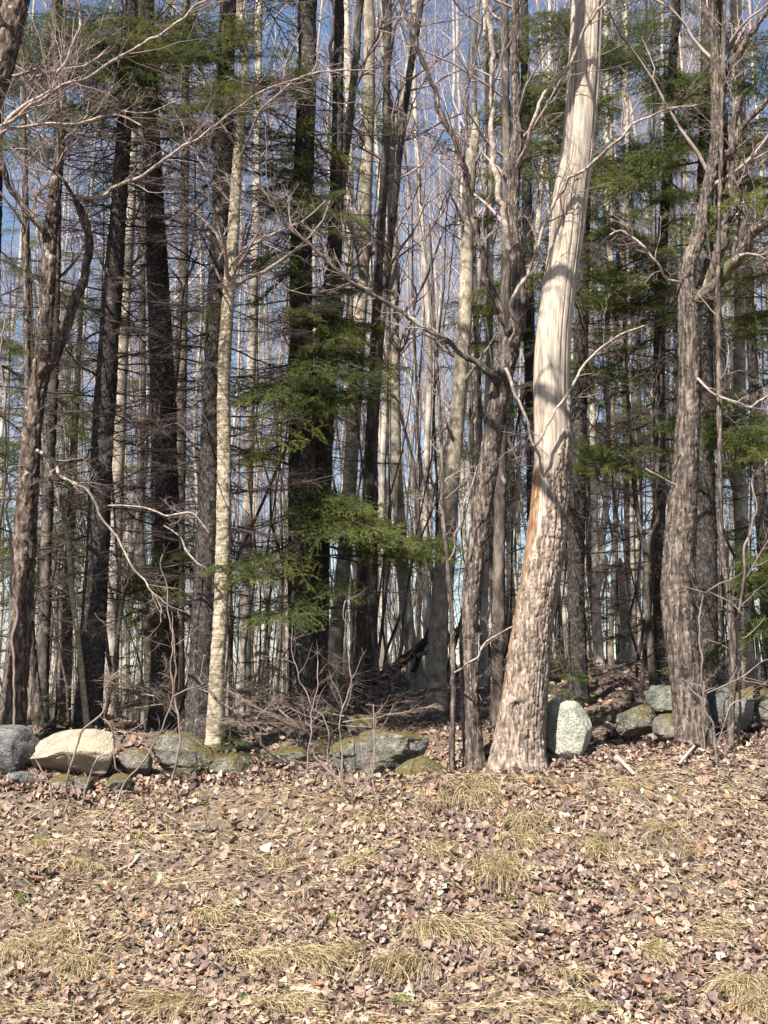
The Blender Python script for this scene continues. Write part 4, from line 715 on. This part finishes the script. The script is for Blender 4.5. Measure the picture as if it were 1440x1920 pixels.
# far spruces
FS = [(1290, 24, 13), (1180, 27, 14), (960, 27, 13), (1050, 30, 15), (1440, 22, 13), (30, 24, 12), (330, 29, 13), (130, 25, 12)]
FSL = ['right of the Y forked young tree', 'over the pale snag', 'left of the dead trunk', 'right beside the dead trunk', 'at the right edge', 'at the left edge', 'between the double spruce and the golden birch', 'between the shaggy tree and the left spruce', 'between the golden birch and the central spruces', 'behind the smooth grey right trunk', 'low behind the central spruces']
for i, ((px, Y, H), w) in enumerate(zip(FS, FSL)):
    x = (px - 720) / F * Y; z = ghf(x, Y); rng = np.random.default_rng(300 + i)
    root = thing('spruce_tree', (x, Y, z), 'far green spruce seen ' + w, 'tree', 'far spruces'); Q = resample(np.array([[0, 0, -.3, .13], [rng.normal(0, .1), 0, H * .5, .085], [rng.normal(0, .15), 0, H, .01]]), .4)
    V, q, _, _ = trunk_mesh(Q, None, 9, i); obj('trunk', mesh_np('trunk', V, q), M['bark_spruce'], root)
    for k in range(40):
        t = (k + rng.random()) / 40; a = k * 2.4 + rng.normal(0, .3); zz = H * (.30 + .69 * t); q_ = at_z(Q, zz); put_bough(root, q_[:3], (math.cos(a), math.sin(a), rng.uniform(-.4, 0)), 2.3 * (1 - .85 * t) * rng.uniform(.7, 1.2))
    for k in range(14):
        zz = H * rng.uniform(.08, .34); a = rng.random() * 6.28; q_ = at_z(Q, zz); put_bough(root, q_[:3], (math.cos(a), math.sin(a), rng.uniform(-.3, .1)), rng.uniform(.8, 1.6), False)

# ------------------------------------------------------------------ the bare wood behind
def bare_variant(seed, H=20.0, dense=1.0, r=.10):
    rng = np.random.default_rng(seed); k = 14; t = np.linspace(0, 1, k)
    wob = np.cumsum(rng.normal(0, .10, (k, 2)), axis=0); lean = rng.normal(0, .5, 2)
    P = np.column_stack([wob + lean * t[:, None], H * t]); P[0, 2] = -.6; R = np.maximum(r * (1 - t) ** .75, .012)
    acc = Acc(); V, q = multi_tube(P[None], R[None], 9)
    fork = None; trunks = [(P, R)]
    if rng.random() < .6:
        j = rng.integers(5, 9); d = np.append(rng.normal(0, .28, 2), 1.0); n = k - j; s = np.arange(n)[:, None] * H / (k - 1); P2 = P[j] + s * (d / np.linalg.norm(d)) + np.column_stack([np.cumsum(rng.normal(0, .08, (n, 2)), 0), np.zeros(n)]) * (s > 0); R2 = np.maximum(R[j] * .75 * (1 - np.linspace(0, 1, n)) ** .7, .01)
        V2, q2 = multi_tube(P2[None], R2[None], 7); q = np.vstack([q, q2 + len(V)]); V = np.vstack([V, V2]); trunks.append((P2, R2))
    tm = mesh_np('trunk', V, q); tm.materials.append(M['bark_far'] if seed % 3 else M['bark_far_dark'])
    for (Pt_, Rt_) in trunks:
        P1, R1 = sprout(Pt_[None], Rt_[None], int(21 * dense), rng, t0=.22, ang=(22, 50), absl=(1.2, 3.6), k=7, wig=.10, up=.10, rr=.36, rmin=.008, rmax=.03, tip=.3); acc.add(*multi_tube(P1, R1, 4))
        P2, R2 = sprout(P1, R1, 6, rng, t0=.15, lr=.45, lmin=.3, k=4, wig=.15, up=.10, rr=.5, rmin=.004); acc.add(*multi_tube(P2, R2, 3))
        P3, R3 = sprout(P2, R2, 6, rng, t0=.15, lr=.6, lmin=.25, k=3, wig=.15, up=.10, rr=.55, rmin=.0024); acc.add(*multi_tube(P3, R3, 3))
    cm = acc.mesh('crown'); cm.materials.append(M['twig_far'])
    return tm, cm
VAR = [bare_variant(400 + i, 20, 1.0, [.065, .05, .08, .042, .06, .035, .07, .045][i % 8]) for i in range(8)]
LAND = [(-200, 'left of the shaggy tree'), (60, 'between the shaggy tree and the left spruce'), (190, 'between the left and the double spruce'), (300, 'between the double spruce and the golden birch'), (425, 'between the golden birch and the central spruces'), (600, 'between the central spruces and the forked beech'), (745, 'between the forked beech and the broken trunk'), (850, 'between the broken trunk and the dead trunk'), (1020, 'between the dead trunk and the open spruce'), (1240, 'between the open spruce and the smooth grey trunk'), (1388, 'right of the smooth grey trunk')]
def zone(px):
    return [w for p, w in LAND if px >= p][-1]
rng = np.random.default_rng(99); made = 0; taken = []; NEARZ = {}; NEARO = []
while made < 235:
    Yd = 23 + 32 * rng.random(); px = rng.uniform(-70, 1510)
    if any(abs(px - a) < 5 and abs(Yd - b) < 3 for a, b in taken): continue
    if Yd < 23 and 480 < px < 640: continue
    taken.append((px, Yd)); x = (px - 720) / F * Yd; z = ghf(x, Yd); s = rng.uniform(.8, 1.2); k = int(rng.integers(0, 8))
    w = zone(px)
    if Yd < 30:
        NEARZ.setdefault(w, []).append(px); root = thing('bare_tree', (x, Yd, z), 'slim', 'tree', 'slim bare trees ' + w); NEARO.append((root, w, px))
    else: root = thing('bare_tree', (x, Yd, z), 'distant thin bare tree ' + w, 'tree', 'distant bare trees ' + w)
    root.rotation_euler = (0, 0, rng.random() * 6.28); root.scale = (s * rng.uniform(.8, 1.15),) * 2 + (s,)
    obj('trunk', VAR[k][0], None, root); obj('crown', VAR[k][1], None, root); made += 1
ORD = ['first', 'second', 'third', 'fourth', 'fifth', 'sixth', 'seventh', 'eighth', 'ninth', 'tenth', 'eleventh', 'twelfth', 'thirteenth', 'fourteenth', 'fifteenth', 'sixteenth']
for root, w, px in NEARO: root['label'] = ORD[min(15, sorted(NEARZ[w]).index(px))] + ' slim bare tree from left ' + w.replace(' the ', ' ')
# beyond them the wood reads as one mass
VV = [bare_variant(450 + i, 20, .4, .06) for i in range(3)]
acc = Acc(); rng = np.random.default_rng(5); tv = []
for tm, cm in VV:
    pair = []
    for me in (tm, cm):
        v = np.empty(len(me.vertices) * 3, np.float32); me.vertices.foreach_get('co', v); f = np.empty(len(me.loops), np.int32); me.loops.foreach_get('vertex_index', f); pair.append((v.reshape(-1, 3), f.reshape(-1, 4)))
    tv.append(pair)
for i in range(22):
    Yd = rng.uniform(52, 74); x = rng.uniform(-.36, .36) * Yd; z = ghf(x, Yd); a = rng.random() * 6.28; s = rng.uniform(.9, 1.3); Rz = np.array([[math.cos(a), math.sin(a), 0], [-math.sin(a), math.cos(a), 0], [0, 0, 1]])
    for v, f in tv[i % 3]: acc.add(v @ Rz * s + np.array([x, Yd, z]), f)
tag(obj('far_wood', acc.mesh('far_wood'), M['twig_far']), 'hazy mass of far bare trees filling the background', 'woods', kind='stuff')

# thin whips and poles too many to count, filling the wood between the trees
rng = np.random.default_rng(8); n = 330; Yd = rng.uniform(15.5, 42, n); x = rng.uniform(-.335, .335, n) * Yd; z = gh(x, Yd); k = 9; t = np.linspace(0, 1, k)
Hs = rng.uniform(3.5, 11, n); P = np.empty((n, k, 3)); wob = np.cumsum(rng.normal(0, .07, (n, k, 2)), axis=1); lean = rng.normal(0, .10, (n, 1, 2)) * Hs[:, None, None] * t[None, :, None]
P[..., :2] = np.stack([x, Yd], 1)[:, None] + wob + lean; P[..., 2] = z[:, None] - .1 + Hs[:, None] * t; R = (rng.uniform(.012, .034, n)[:, None]) * np.linspace(1, .25, k)[None]
acc = Acc(); acc.add(*multi_tube(P, R, 5)); P1, R1 = sprout(P, R, 7, rng, t0=.2, ang=(30, 70), absl=(.4, 1.5), k=4, wig=.15, up=.06, rr=.4, rmin=.003); acc.add(*multi_tube(P1, R1, 3)); P2, R2 = sprout(P1, R1, 3, rng, t0=.2, lr=.5, lmin=.15, k=3, wig=.2, rmin=.0022); acc.add(*multi_tube(P2, R2, 3))
tag(obj('thin_stems', acc.mesh('thin_stems'), M['bark_far_dark']), 'thicket of thin whips and pole stems filling the wood between the trees', 'thicket', kind='stuff')

# ------------------------------------------------------------------ stones of the tumbled wall
STONES = []
def stone(label, x0, y0, x1, y1, Y, mat, seed, thick=.8, ncut=7, flat=0.0, skew=0.0, sub=5, group='stones of the tumbled wall', tilt=0.0, cuts=None, sink=.03, name='boulder', ridge=1.0):
    rng = np.random.default_rng(seed); cx, cy = (x0 + x1) / 2, (y0 + y1) / 2; c = unp(cx, cy, Y); k = ppm(cx, cy, Y); w = (x1 - x0) / k; h = (y1 - y0) / k + sink; dp = thick * min(w, h * 1.6)
    bm = bmesh.new(); bmesh.ops.create_icosphere(bm, subdivisions=sub, radius=1.0); V = np.array([v.co[:] for v in bm.verts]); Fc = np.array([[v.index for v in f.verts] for f in bm.faces]); bm.free()
    V = np.sign(V) * np.abs(V) ** .78; V += .10 * np.stack([fbm(V * 1.3 + 9 * j + seed, seed + j, 3) for j in range(3)], 1)
    cl = list(cuts or [])
    for i in range(ncut):
        n = rng.normal(size=3); n[1] -= .5; cl.append((n, rng.uniform(.58, .82)))
    for n, d in cl:
        n = np.array(n, float); n /= np.linalg.norm(n); e = V @ n - d; V = V - np.where(e > 0, e * .93, 0)[:, None] * n
    V[:, 0] += skew * V[:, 2]
    rid = 1 - np.abs(fbm(V * np.array([1.6, 1.6, 3.5]) + seed, seed + 40, 4)) * 3; V += .026 * np.stack([fbm(V * 3.5 + 5 * j, seed + 20 + j, 5) for j in range(3)], 1) * 2 - norm(V) * (ridge * .07 * sstep(.62, .97, rid))[:, None]
    if flat: V[:, 2] += flat * .05 * np.sign(np.sin(V[:, 2] * 9 + 2 * V[:, 0] * .3 + fbm(V * 2, seed, 2) * 2))
    lo, hi = V.min(0), V.max(0); V = (V - (lo + hi) / 2) / (hi - lo) * np.array([w, dp, h])
    if tilt: ca, sa = math.cos(tilt), math.sin(tilt); V = V @ np.array([[ca, 0, sa], [0, 1, 0], [-sa, 0, ca]])
    base = c + np.array([0, dp * .25, -sink / 2])
    STONES.append((base, w, dp, h)); o = obj(name, mesh_np(name, V, Fc), M[mat], None, base); tag(o, label, 'rock', group); return o
stone('grey speckled round boulder cut by the left edge of the picture', -50, 1360, 70, 1458, 12.3, 'rock_grey', 1, .9, 3, ridge=.4)
stone('big rounded tan boulder in the sun at left', 56, 1368, 214, 1452, 12.25, 'rock_tan', 2, .8, 3, ridge=.3, cuts=[((.5, -.6, .6), .62), ((-.55, -.5, .62), .60), ((.9, -.3, .1), .80), ((-.3, -.6, -.75), .66)])
stone('small grey stone wedged under the left edge boulder', 8, 1447, 64, 1482, 12.0, 'rock_grey', 3, .8, 4, sub=4)
stone('flat grey stone under the middle of the tan boulder', 88, 1452, 138, 1484, 12.0, 'rock_slab', 4, .8, 5, sub=4)
stone('small mossy stone under the right end of the tan boulder', 138, 1456, 174, 1486, 11.95, 'rock_moss', 5, .9, 3, sub=4)
stone('low mossy stone in the leaves right of the tan boulder', 196, 1450, 246, 1480, 12.0, 'rock_moss', 6, .8, 4, sub=4)
stone('low lichen spotted stone between the tan boulder and the rough grey rock', 220, 1404, 284, 1452, 12.3, 'rock_rough', 7, .8, 6, sub=4)
stone('long rough grey rock with moss on top at left', 272, 1374, 432, 1450, 12.4, 'rock_rough', 8, .7, 9, flat=.5, cuts=[((.7, -.3, .6), .55), ((-.2, -.95, .1), .6)])
stone('mossy brown mound stone below the golden birch', 392, 1412, 478, 1470, 12.2, 'rock_moss', 9, .7, 4)
stone('flat low stone with mossy top left of the black stump foot', 506, 1400, 580, 1440, 12.5, 'rock_slab', 10, .8, 7, flat=.6, sub=4)
stone('long layered slab with mossy top in the middle', 610, 1366, 806, 1446, 12.5, 'rock_slab', 11, .6, 10, flat=1.2, skew=.1, cuts=[((.55, -.1, .83), .42), ((-.1, -1, .15), .55), ((.9, -.4, -.1), .7)], tilt=.08)
stone('small mossy cobble under the layered slab', 682, 1432, 722, 1454, 12.15, 'rock_moss', 12, .9, 3, sub=4)
stone('orange green mossy wedge stone right of the layered slab', 742, 1418, 838, 1470, 12.15, 'rock_moss', 13, .8, 6, cuts=[((-.6, -.5, .6), .45)], sub=4)
stone('tiny mossy stone right below the mossy wedge', 800, 1452, 832, 1476, 11.95, 'rock_moss', 14, .9, 3, sub=4)
stone('pale upright egg shaped boulder right of the dead trunk', 1020, 1312, 1117, 1420, 12.4, 'rock_white', 15, .8, 2, skew=-.12, ridge=.5, cuts=[((.8, -.45, .42), .62), ((-.8, -.5, .30), .55), ((.25, -1, .15), .62), ((.15, -.3, 1), .80), ((.9, -.3, -.4), .72)])
stone('grey flat faced stone left of the forked maple foot', 1160, 1320, 1240, 1376, 13.1, 'rock_rough', 16, .8, 7, flat=.5, sub=5)
stone('squarish greenish grey stone perched on top beside the forked maple', 1208, 1282, 1300, 1342, 13.3, 'rock_green', 17, .8, 7, cuts=[((.25, .1, 1), .62), ((-.3, -1, .25), .6), ((-.9, -.1, .45), .66)], tilt=.12)
stone('small round stone tucked against the forked maple foot', 1226, 1338, 1290, 1386, 12.9, 'rock_rough', 18, .9, 5, sub=4)
stone('dark shaded stone just right of the forked maple', 1326, 1288, 1384, 1366, 13.3, 'rock_grey', 19, .8, 6, sub=4)
stone('mossy greenish stone behind the thin rough stem at right', 1352, 1308, 1418, 1366, 13.2, 'rock_green', 20, .8, 5, sub=4)
stone('mossy flat stone topmost at the right edge', 1378, 1286, 1452, 1330, 13.5, 'rock_moss', 21, .8, 5, sub=4)
stone('pale mossy stone cut by the right edge of the picture', 1420, 1310, 1480, 1362, 13.3, 'rock_rough', 22, .8, 5, sub=4)
stone('small pale flat stone lying behind the pale upright boulder', 1140, 1335, 1172, 1352, 14.0, 'rock_rough', 23, .9, 4, sub=4)
stone('mossy stone lump in the shade behind the layered slab', 650, 1340, 710, 1372, 13.6, 'rock_moss', 24, .9, 4, sub=4)

# leaves drifted against the stones and a few on top of them
Pd = []
for b, w, dp, h in STONES:
    n = int(70 * w / .4) + 20; x = b[0] + RNG.normal(0, w * .5, n); y = b[1] - dp * .5 - np.abs(RNG.normal(0, .07, n)); Pd.append(np.column_stack([x, y, gh(x, y) + RNG.uniform(0, .05, n)]))
for rt, og, Qt in REG.values():
    if og[1] > 14: continue
    n = 55; a = RNG.random(n) * 6.28; r = Qt[0, 3] * 1.15 + np.abs(RNG.normal(0, .07, n)); x = og[0] + np.cos(a) * r; y = og[1] + np.sin(a) * r; Pd.append(np.column_stack([x, y, gh(x, y) + RNG.uniform(0, .06, n)]))
n = 150; a = RNG.random(n) * 6.28; x = 1.29 + np.cos(a) * (.33 + np.abs(RNG.normal(0, .08, n))); y = 12.3 + np.sin(a) * (.33 + np.abs(RNG.normal(0, .08, n))); Pd.append(np.column_stack([x, y, gh(x, y) + RNG.uniform(0, .06, n)]))
Pd = np.vstack(Pd); Vd, Fd, Cd = scatter_leaves(Pd, .036 + .055 * RNG.random(len(Pd)), RNG, tilt=.7)
tag(obj('leaf_drift', mesh_np('leaf_drift', Vd, Fd, {'leafcol': Cd}), M['leaf'], ground), kind='stuff')

# ------------------------------------------------------------------ saplings, sticks, stump, log
def stem_thing(name, label, cat, lines, Y, mat, tw=None, seed=1, ground_first=True, group=None, dY=0.0):
    C = trace(lines[0], Y, dY)
    if ground_first: C[0, 2] = ghf(C[0, 0], C[0, 1]) - .04
    org = C[0, :3].copy(); root = thing(name, org, label, cat, group); rng = np.random.default_rng(seed)
    for i, ln in enumerate(lines):
        Cq = C if i == 0 else trace(ln, Y, dY); Q = resample(Cq, .04); Q[:, :3] -= org; sl_ = np.arange(len(Q)) * .04; Q[:, :3] += (.06 * np.minimum(1, sl_ / .2))[:, None] * np.stack([fbm(np.stack([sl_ * 4, 0 * sl_ + 7 * j, 0 * sl_ + seed], 1), 91 + j, 3) for j in range(3)], 1) * (1 if i == 0 else 0); Q[:, 3] = np.maximum(Q[:, 3] * .62, .0025); V, q, _, _ = trunk_mesh(Q, None, 8, seed + i, rough=.12)
        o = obj('stem' if i == 0 else 'branch', mesh_np('stem', V, q), M[mat], root)
        if tw:
            acc = Acc(); P1, R1 = sprout(Q[None, :, :3], Q[None, :, 3], tw[0], rng, t0=.25, absl=tw[1], k=5, wig=.2, rr=.45, rmin=.002, rmax=.005); acc.add(*multi_tube(P1, R1, 4)); P2, R2 = sprout(P1, R1, 3, rng, t0=.2, lr=.5, lmin=.05, k=3, wig=.2, rmin=.0015); acc.add(*multi_tube(P2, R2, 3)); tag(obj('twigs', acc.mesh('twigs'), M['twig'], o), kind='stuff')
    return root
stem_thing('sapling', 'upright thin sapling standing before the rough grey rock at left', 'sapling', [[(332, 1492, 7), (330, 1440, 7), (332, 1380, 6), (326, 1310, 6), (322, 1240, 5), (322, 1180, 5), (312, 1110, 4), (306, 1040, 3)], [(326, 1305, 4), (360, 1290, 4), (392, 1298, 3)]], 11.8, 'twig_brown', (8, (.15, .5)), 1)
stem_thing('sapling', 'leaning bare stem crossing in front of the low lichen spotted stone', 'sapling', [[(192, 1562, 6), (212, 1520, 6), (233, 1473, 6), (262, 1438, 6), (288, 1400, 5), (308, 1345, 5), (321, 1295, 5), (323, 1220, 4), (322, 1150, 3)]], 11.3, 'twig_brown', (5, (.1, .4)), 2)
stem_thing('sapling', 'crooked sapling bending in front of the tan boulder', 'sapling', [[(114, 1552, 6), (119, 1500, 7), (123, 1467, 7), (137, 1420, 7), (151, 1375, 7), (172, 1358, 7), (188, 1344, 6), (197, 1310, 5), (201, 1280, 4), (240, 1240, 3)], [(188, 1344, 6), (205, 1358, 6), (214, 1385, 6), (213, 1410, 5), (217, 1442, 5)], [(212, 1366, 4), (240, 1372, 4), (297, 1384, 3)]], 11.5, 'twig_brown', (5, (.1, .35)), 3)
stem_thing('sapling', 'short bent twig before the left end of the tan boulder', 'sapling', [[(98, 1525, 5), (96, 1490, 5), (86, 1458, 5), (69, 1432, 4), (60, 1420, 3)]], 11.4, 'twig_brown', (3, (.08, .2)), 4)
stem_thing('sapling', 'slanting broken stick before the right end of the tan boulder', 'sapling', [[(152, 1478, 6), (172, 1450, 6), (190, 1424, 6), (207, 1417, 4)]], 11.7, 'twig_brown', None, 5)
stem_thing('sapling', 'forked bare sapling in the middle foreground before the layered slab', 'sapling', [[(660, 1595, 9), (659, 1550, 9), (657, 1500, 8), (648, 1465, 7), (640, 1435, 6), (642, 1370, 5), (650, 1310, 5), (657, 1273, 5), (648, 1200, 4), (652, 1120, 3)], [(657, 1498, 8), (635, 1465, 8), (608, 1438, 7), (588, 1418, 6)], [(658, 1505, 5), (690, 1460, 4), (702, 1400, 3), (704, 1340, 3)], [(657, 1500, 5), (680, 1445, 4), (690, 1390, 3)]], 11.2, 'twig_brown', (7, (.15, .45)), 6)
stem_thing('sapling', 'thin reddish shoot right of the forked middle sapling', 'sapling', [[(668, 1600, 4), (690, 1540, 4), (704, 1480, 4), (702, 1400, 3), (704, 1320, 3)]], 11.1, 'twig', (8, (.1, .3)), 7)
stem_thing('sapling', 'thin whip left of the layered slab', 'sapling', [[(566, 1470, 4), (572, 1420, 4), (582, 1360, 4), (592, 1300, 3), (596, 1240, 3)]], 11.9, 'twig', (8, (.1, .4)), 8)
stem_thing('sapling', 'thin whip rising from behind the layered slab', 'sapling', [[(612, 1420, 6), (618, 1385, 5), (600, 1340, 4), (576, 1300, 4), (556, 1240, 3), (548, 1180, 3)]], 12.3, 'twig_brown', (8, (.15, .4)), 9)
stem_thing('sapling', 'branchy low shrub with pale twigs right of the forked maple', 'sapling', [[(1345, 1470, 8), (1344, 1400, 7), (1338, 1360, 6), (1320, 1330, 5), (1322, 1280, 4)], [(1344, 1400, 5), (1360, 1350, 4), (1372, 1320, 4), (1400, 1312, 3)], [(1325, 1300, 4), (1390, 1270, 4), (1430, 1240, 3), (1470, 1230, 2)]], 12.2, 'twig_brown', (8, (.1, .4)), 10)
stem_thing('sapling', 'pale crooked twig stem behind the forked maple foot', 'sapling', [[(1318, 1260, 5), (1312, 1200, 5), (1314, 1130, 5), (1324, 1112, 5), (1360, 1090, 4), (1390, 1070, 3)], [(1324, 1112, 4), (1300, 1105, 4), (1272, 1098, 3)], [(1330, 1110, 4), (1370, 1130, 4), (1390, 1150, 3)]], 12.6, 'twig_brown', (5, (.1, .35)), 11)
stem_thing('sapling', 'pale sapling curving up beside the right edge spruce', 'sapling', [[(1384, 1330, 9), (1384, 1200, 8), (1390, 1100, 8), (1402, 1020, 7), (1412, 960, 6), (1416, 880, 4)], [(1390, 1100, 5), (1430, 1030, 4), (1450, 1000, 3)]], 12.9, 'twig_brown', (8, (.15, .5)), 12)
stem_thing('sapling', 'thin dark shoot standing alone on the bank at right', 'sapling', [[(1362, 1500, 5), (1352, 1470, 5), (1346, 1430, 4), (1352, 1400, 3)]], 11.9, 'twig_dark', (4, (.08, .2)), 13)
stem_thing('sapling', 'slim curving sapling left of the shaggy tree at the left edge', 'sapling', [[(26, 1400, 9), (24, 1300, 8), (28, 1150, 8), (18, 1000, 7), (16, 900, 7), (10, 780, 6), (4, 640, 5), (2, 500, 4)]], 12.4, 'twig_brown', (10, (.2, .6)), 14)
stem_thing('leaning_pole', 'grey fallen pole leaning down from the golden birch across the leaves', 'branch', [[(548, 1436, 9), (520, 1412, 10), (488, 1390, 10), (455, 1358, 10), (425, 1328, 10), (395, 1298, 9), (372, 1262, 8), (358, 1240, 6)]], 12.3, 'bark_maple', (6, (.1, .4)), 15, ground_first=False)
def ground_stick(label, pts, mat='stick', lift=.02, seed=0, tw=None, name='fallen_stick', group='sticks fallen on the bank'):
    C = []
    for (px, py, w) in pts:
        h = hit(px, py); C.append([h[0], h[1], h[2] + lift + w / 2 / ppm(px, py, h[1]), w / 2 / ppm(px, py, h[1])])
    C = np.array(C); org = C[0, :3].copy(); Q = resample(C, .03); Q[:, :3] -= org; V, q, _, _ = trunk_mesh(Q, None, 8, seed, rough=.15)
    o = obj(name, mesh_np(name, V, q), M[mat], None, org); tag(o, label, 'stick', group)
    if tw: acc = Acc(); P1, R1 = sprout(Q[None, :, :3], Q[None, :, 3], tw, np.random.default_rng(seed), absl=(.06, .2), k=4, rmin=.002, rmax=.004, wig=.2); acc.add(*multi_tube(P1, R1, 4)); tag(obj('twigs', acc.mesh('twigs'), M[mat], o), kind='stuff')
ground_stick('long dark bent stick lying at the bottom middle of the bank', [(572, 1788, 4), (592, 1812, 6), (620, 1838, 6), (680, 1858, 6), (740, 1864, 5), (816, 1866, 3)], 'bark_maple', seed=1, tw=4)
ground_stick('pale curved thin stick left of the straw tuft at the bottom', [(503, 1740, 4), (502, 1785, 4), (492, 1815, 4), (478, 1838, 3)], seed=2)
ground_stick('short thick pale stick under the straw tuft at the bottom', [(545, 1864, 8), (575, 1868, 10), (612, 1874, 8)], seed=3)
ground_stick('short pale crooked stick on the left of the bank', [(128, 1708, 5), (134, 1735, 6), (143, 1760, 5)], seed=4)
ground_stick('dark straight stick lying below the long rough grey rock', [(355, 1563, 5), (410, 1561, 7), (482, 1556, 5)], 'bark_maple', seed=5)
ground_stick('brown stick slanting over the leaves at the right', [(1246, 1634, 5), (1280, 1622, 6), (1308, 1606, 5)], 'bark_brown', seed=6, tw=3)
ground_stick('pale stick leaning at the foot of the forked maple', [(1272, 1448, 6), (1300, 1415, 6), (1336, 1376, 5)], seed=7, lift=.05)
ground_stick('pale stick pointing from the upright boulder down the bank', [(1130, 1400, 7), (1160, 1430, 8), (1190, 1460, 6)], seed=8)
ground_stick('thin dark stick in the leaves on the upper right bank', [(1338, 1430, 5), (1360, 1455, 6), (1400, 1500, 4)], 'bark_maple', seed=9, tw=3)
ground_stick('short grey stick at the left beneath the crooked sapling', [(220, 1640, 6), (244, 1630, 7), (262, 1610, 5)], seed=10)
ground_stick('thin pale stick in the leaves at the lower right', [(1100, 1530, 4), (1095, 1560, 5), (1085, 1580, 4)], seed=11)
ground_stick('brown forked stick right of the dry tuft by the dead trunk', [(1000, 1560, 4), (1030, 1530, 5), (1060, 1510, 4)], 'bark_brown', seed=12, tw=3)
# fallen log and broken sticks behind
def log(label, pts, Y, mat, seed, name='fallen_log', dY=0.0, tw=None, group=None, cat='log'):
    C = trace(pts, Y, dY); org = C[0, :3].copy(); Q = resample(C, .05); Q[:, :3] -= org; V, q, _, _ = trunk_mesh(Q, NEAR_PLATES.get(mat) if Q[0, 3] > .04 else None, 14, seed, rough=.1); n = len(Q)
    V = np.vstack([V, Q[:1, :3], Q[-1:, :3]]); a = np.arange(14); capf = np.vstack([np.stack([(a + 1) % 14, a, 0 * a + n * 14], 1), np.stack([(n - 1) * 14 + a, (n - 1) * 14 + (a + 1) % 14, 0 * a + n * 14 + 1], 1)])
    o = obj(name, mesh_np(name, V, [q, capf]), M[mat], None, org); tag(o, label, cat, group)
    if tw: acc = Acc(); P1, R1 = sprout(Q[None, :, :3], Q[None, :, 3], tw, np.random.default_rng(seed), absl=(.2, .6), k=5, rmin=.003, rmax=.008, wig=.2); acc.add(*multi_tube(P1, R1, 4)); tag(obj('twigs', acc.mesh('twigs'), M['twig'], o), kind='stuff')
log('dark fallen log leaning against the foot of the forked beech', [(690, 1282, 18), (725, 1262, 18), (760, 1236, 16), (800, 1200, 12)], 16.6, 'bark_spruce', 1, tw=6)
log('pale broken branch propped right of the forked beech foot', [(782, 1230, 9), (815, 1215, 8), (850, 1185, 7), (880, 1160, 5)], 16.4, 'twig_brown', 2, 'fallen_branch', tw=10, cat='branch')
log('second dark broken branch crossing at the forked beech foot', [(776, 1262, 11), (790, 1220, 10), (805, 1180, 8), (820, 1150, 6)], 16.8, 'bark_spruce', 3, 'fallen_branch', tw=6, cat='branch')
log('long low fallen branch in the shade behind the slab', [(690, 1320, 8), (760, 1300, 8), (840, 1290, 6), (900, 1270, 5)], 14.8, 'bark_far_dark', 4, 'fallen_branch', tw=10, cat='branch')
log('thin fallen branch on the leafy rise left of the forked maple', [(1110, 1270, 6), (1160, 1250, 7), (1210, 1238, 6), (1260, 1225, 5)], 16.0, 'bark_far_dark', 5, 'fallen_branch', tw=10, cat='branch')
log('fallen branch lying in the brush left of the black stump', [(440, 1345, 9), (490, 1335, 9), (540, 1325, 7), (600, 1305, 5)], 13.6, 'bark_maple', 6, 'fallen_branch', tw=12, cat='branch')
cs = unp(568, 1385, 12.8); zs = ghf(cs[0], 12.8)
Q = resample(np.array([[0, 0, -.06, .062], [.0, 0, .12, .052], [.008, 0, .26, .048], [.012, 0, .36, .04], [.012, 0, .39, .012]]), .02); V, q, _, _ = trunk_mesh(Q, (.03, .06, .008), 20, 9, flare=.3)
tag(obj('stump', mesh_np('stump', V, q), M['bark_spruce'], None, (cs[0], 12.8, zs)), 'thin black dead stump standing behind the flat mossy stone', 'stump')
# tangles of dead spruce branches lying as brush
rng = np.random.default_rng(21)
BR = [(520, 1310, 13.8), (560, 1290, 14.2), (600, 1300, 13.6), (640, 1320, 13.4), (480, 1330, 13.5), (680, 1310, 14.0), (540, 1340, 13.0), (450, 1310, 13.9), (250, 1330, 13.8), (290, 1300, 14.2), (230, 1290, 14.4), (340, 1310, 13.7), (700, 1350, 13.2), (620, 1360, 12.9), (580, 1370, 12.8), (1400, 1260, 14.2), (1430, 1280, 13.9), (1370, 1280, 14.4), (840, 1290, 15), (780, 1300, 14.8), (100, 1340, 13.8), (130, 1300, 14.2)] + [(float(rng.uniform(440, 730)), float(rng.uniform(1240, 1370)), float(rng.uniform(12.9, 14.6))) for _ in range(6)] + [(float(rng.uniform(190, 380)), float(rng.uniform(1180, 1340)), float(rng.uniform(13.2, 14.6))) for _ in range(7)] + [(float(rng.uniform(1330, 1440)), float(rng.uniform(1190, 1290)), float(rng.uniform(13.4, 14.6))) for _ in range(7)]
for i, (px, py, Y) in enumerate(BR):
    c = unp(px, py, Y); z = ghf(c[0], Y); a = rng.random() * 6.28; z = max(z, min(c[2], z + .3)) + .04
    w = ('in the brush left of the golden birch' if px < 400 else 'in the brush around the black stump' if px < 720 else 'behind the crooked pale stem' if px < 1000 else 'in the brush at the right edge')
    o = obj('dead_branch', LYING[i % 6], None, None, (c[0], Y, z), (rng.normal(0, .5), rng.normal(-.25, .2), a), rng.uniform(.55, .95)); tag(o, 'dead twiggy spruce branch lying ' + w, 'branch', 'dead branches ' + w)
# low live sprays in the same brush
# print('objects', len(bpy.data.objects), 'tris', sum(len(m.loops) - 2 * len(m.polygons) for m in bpy.data.meshes))
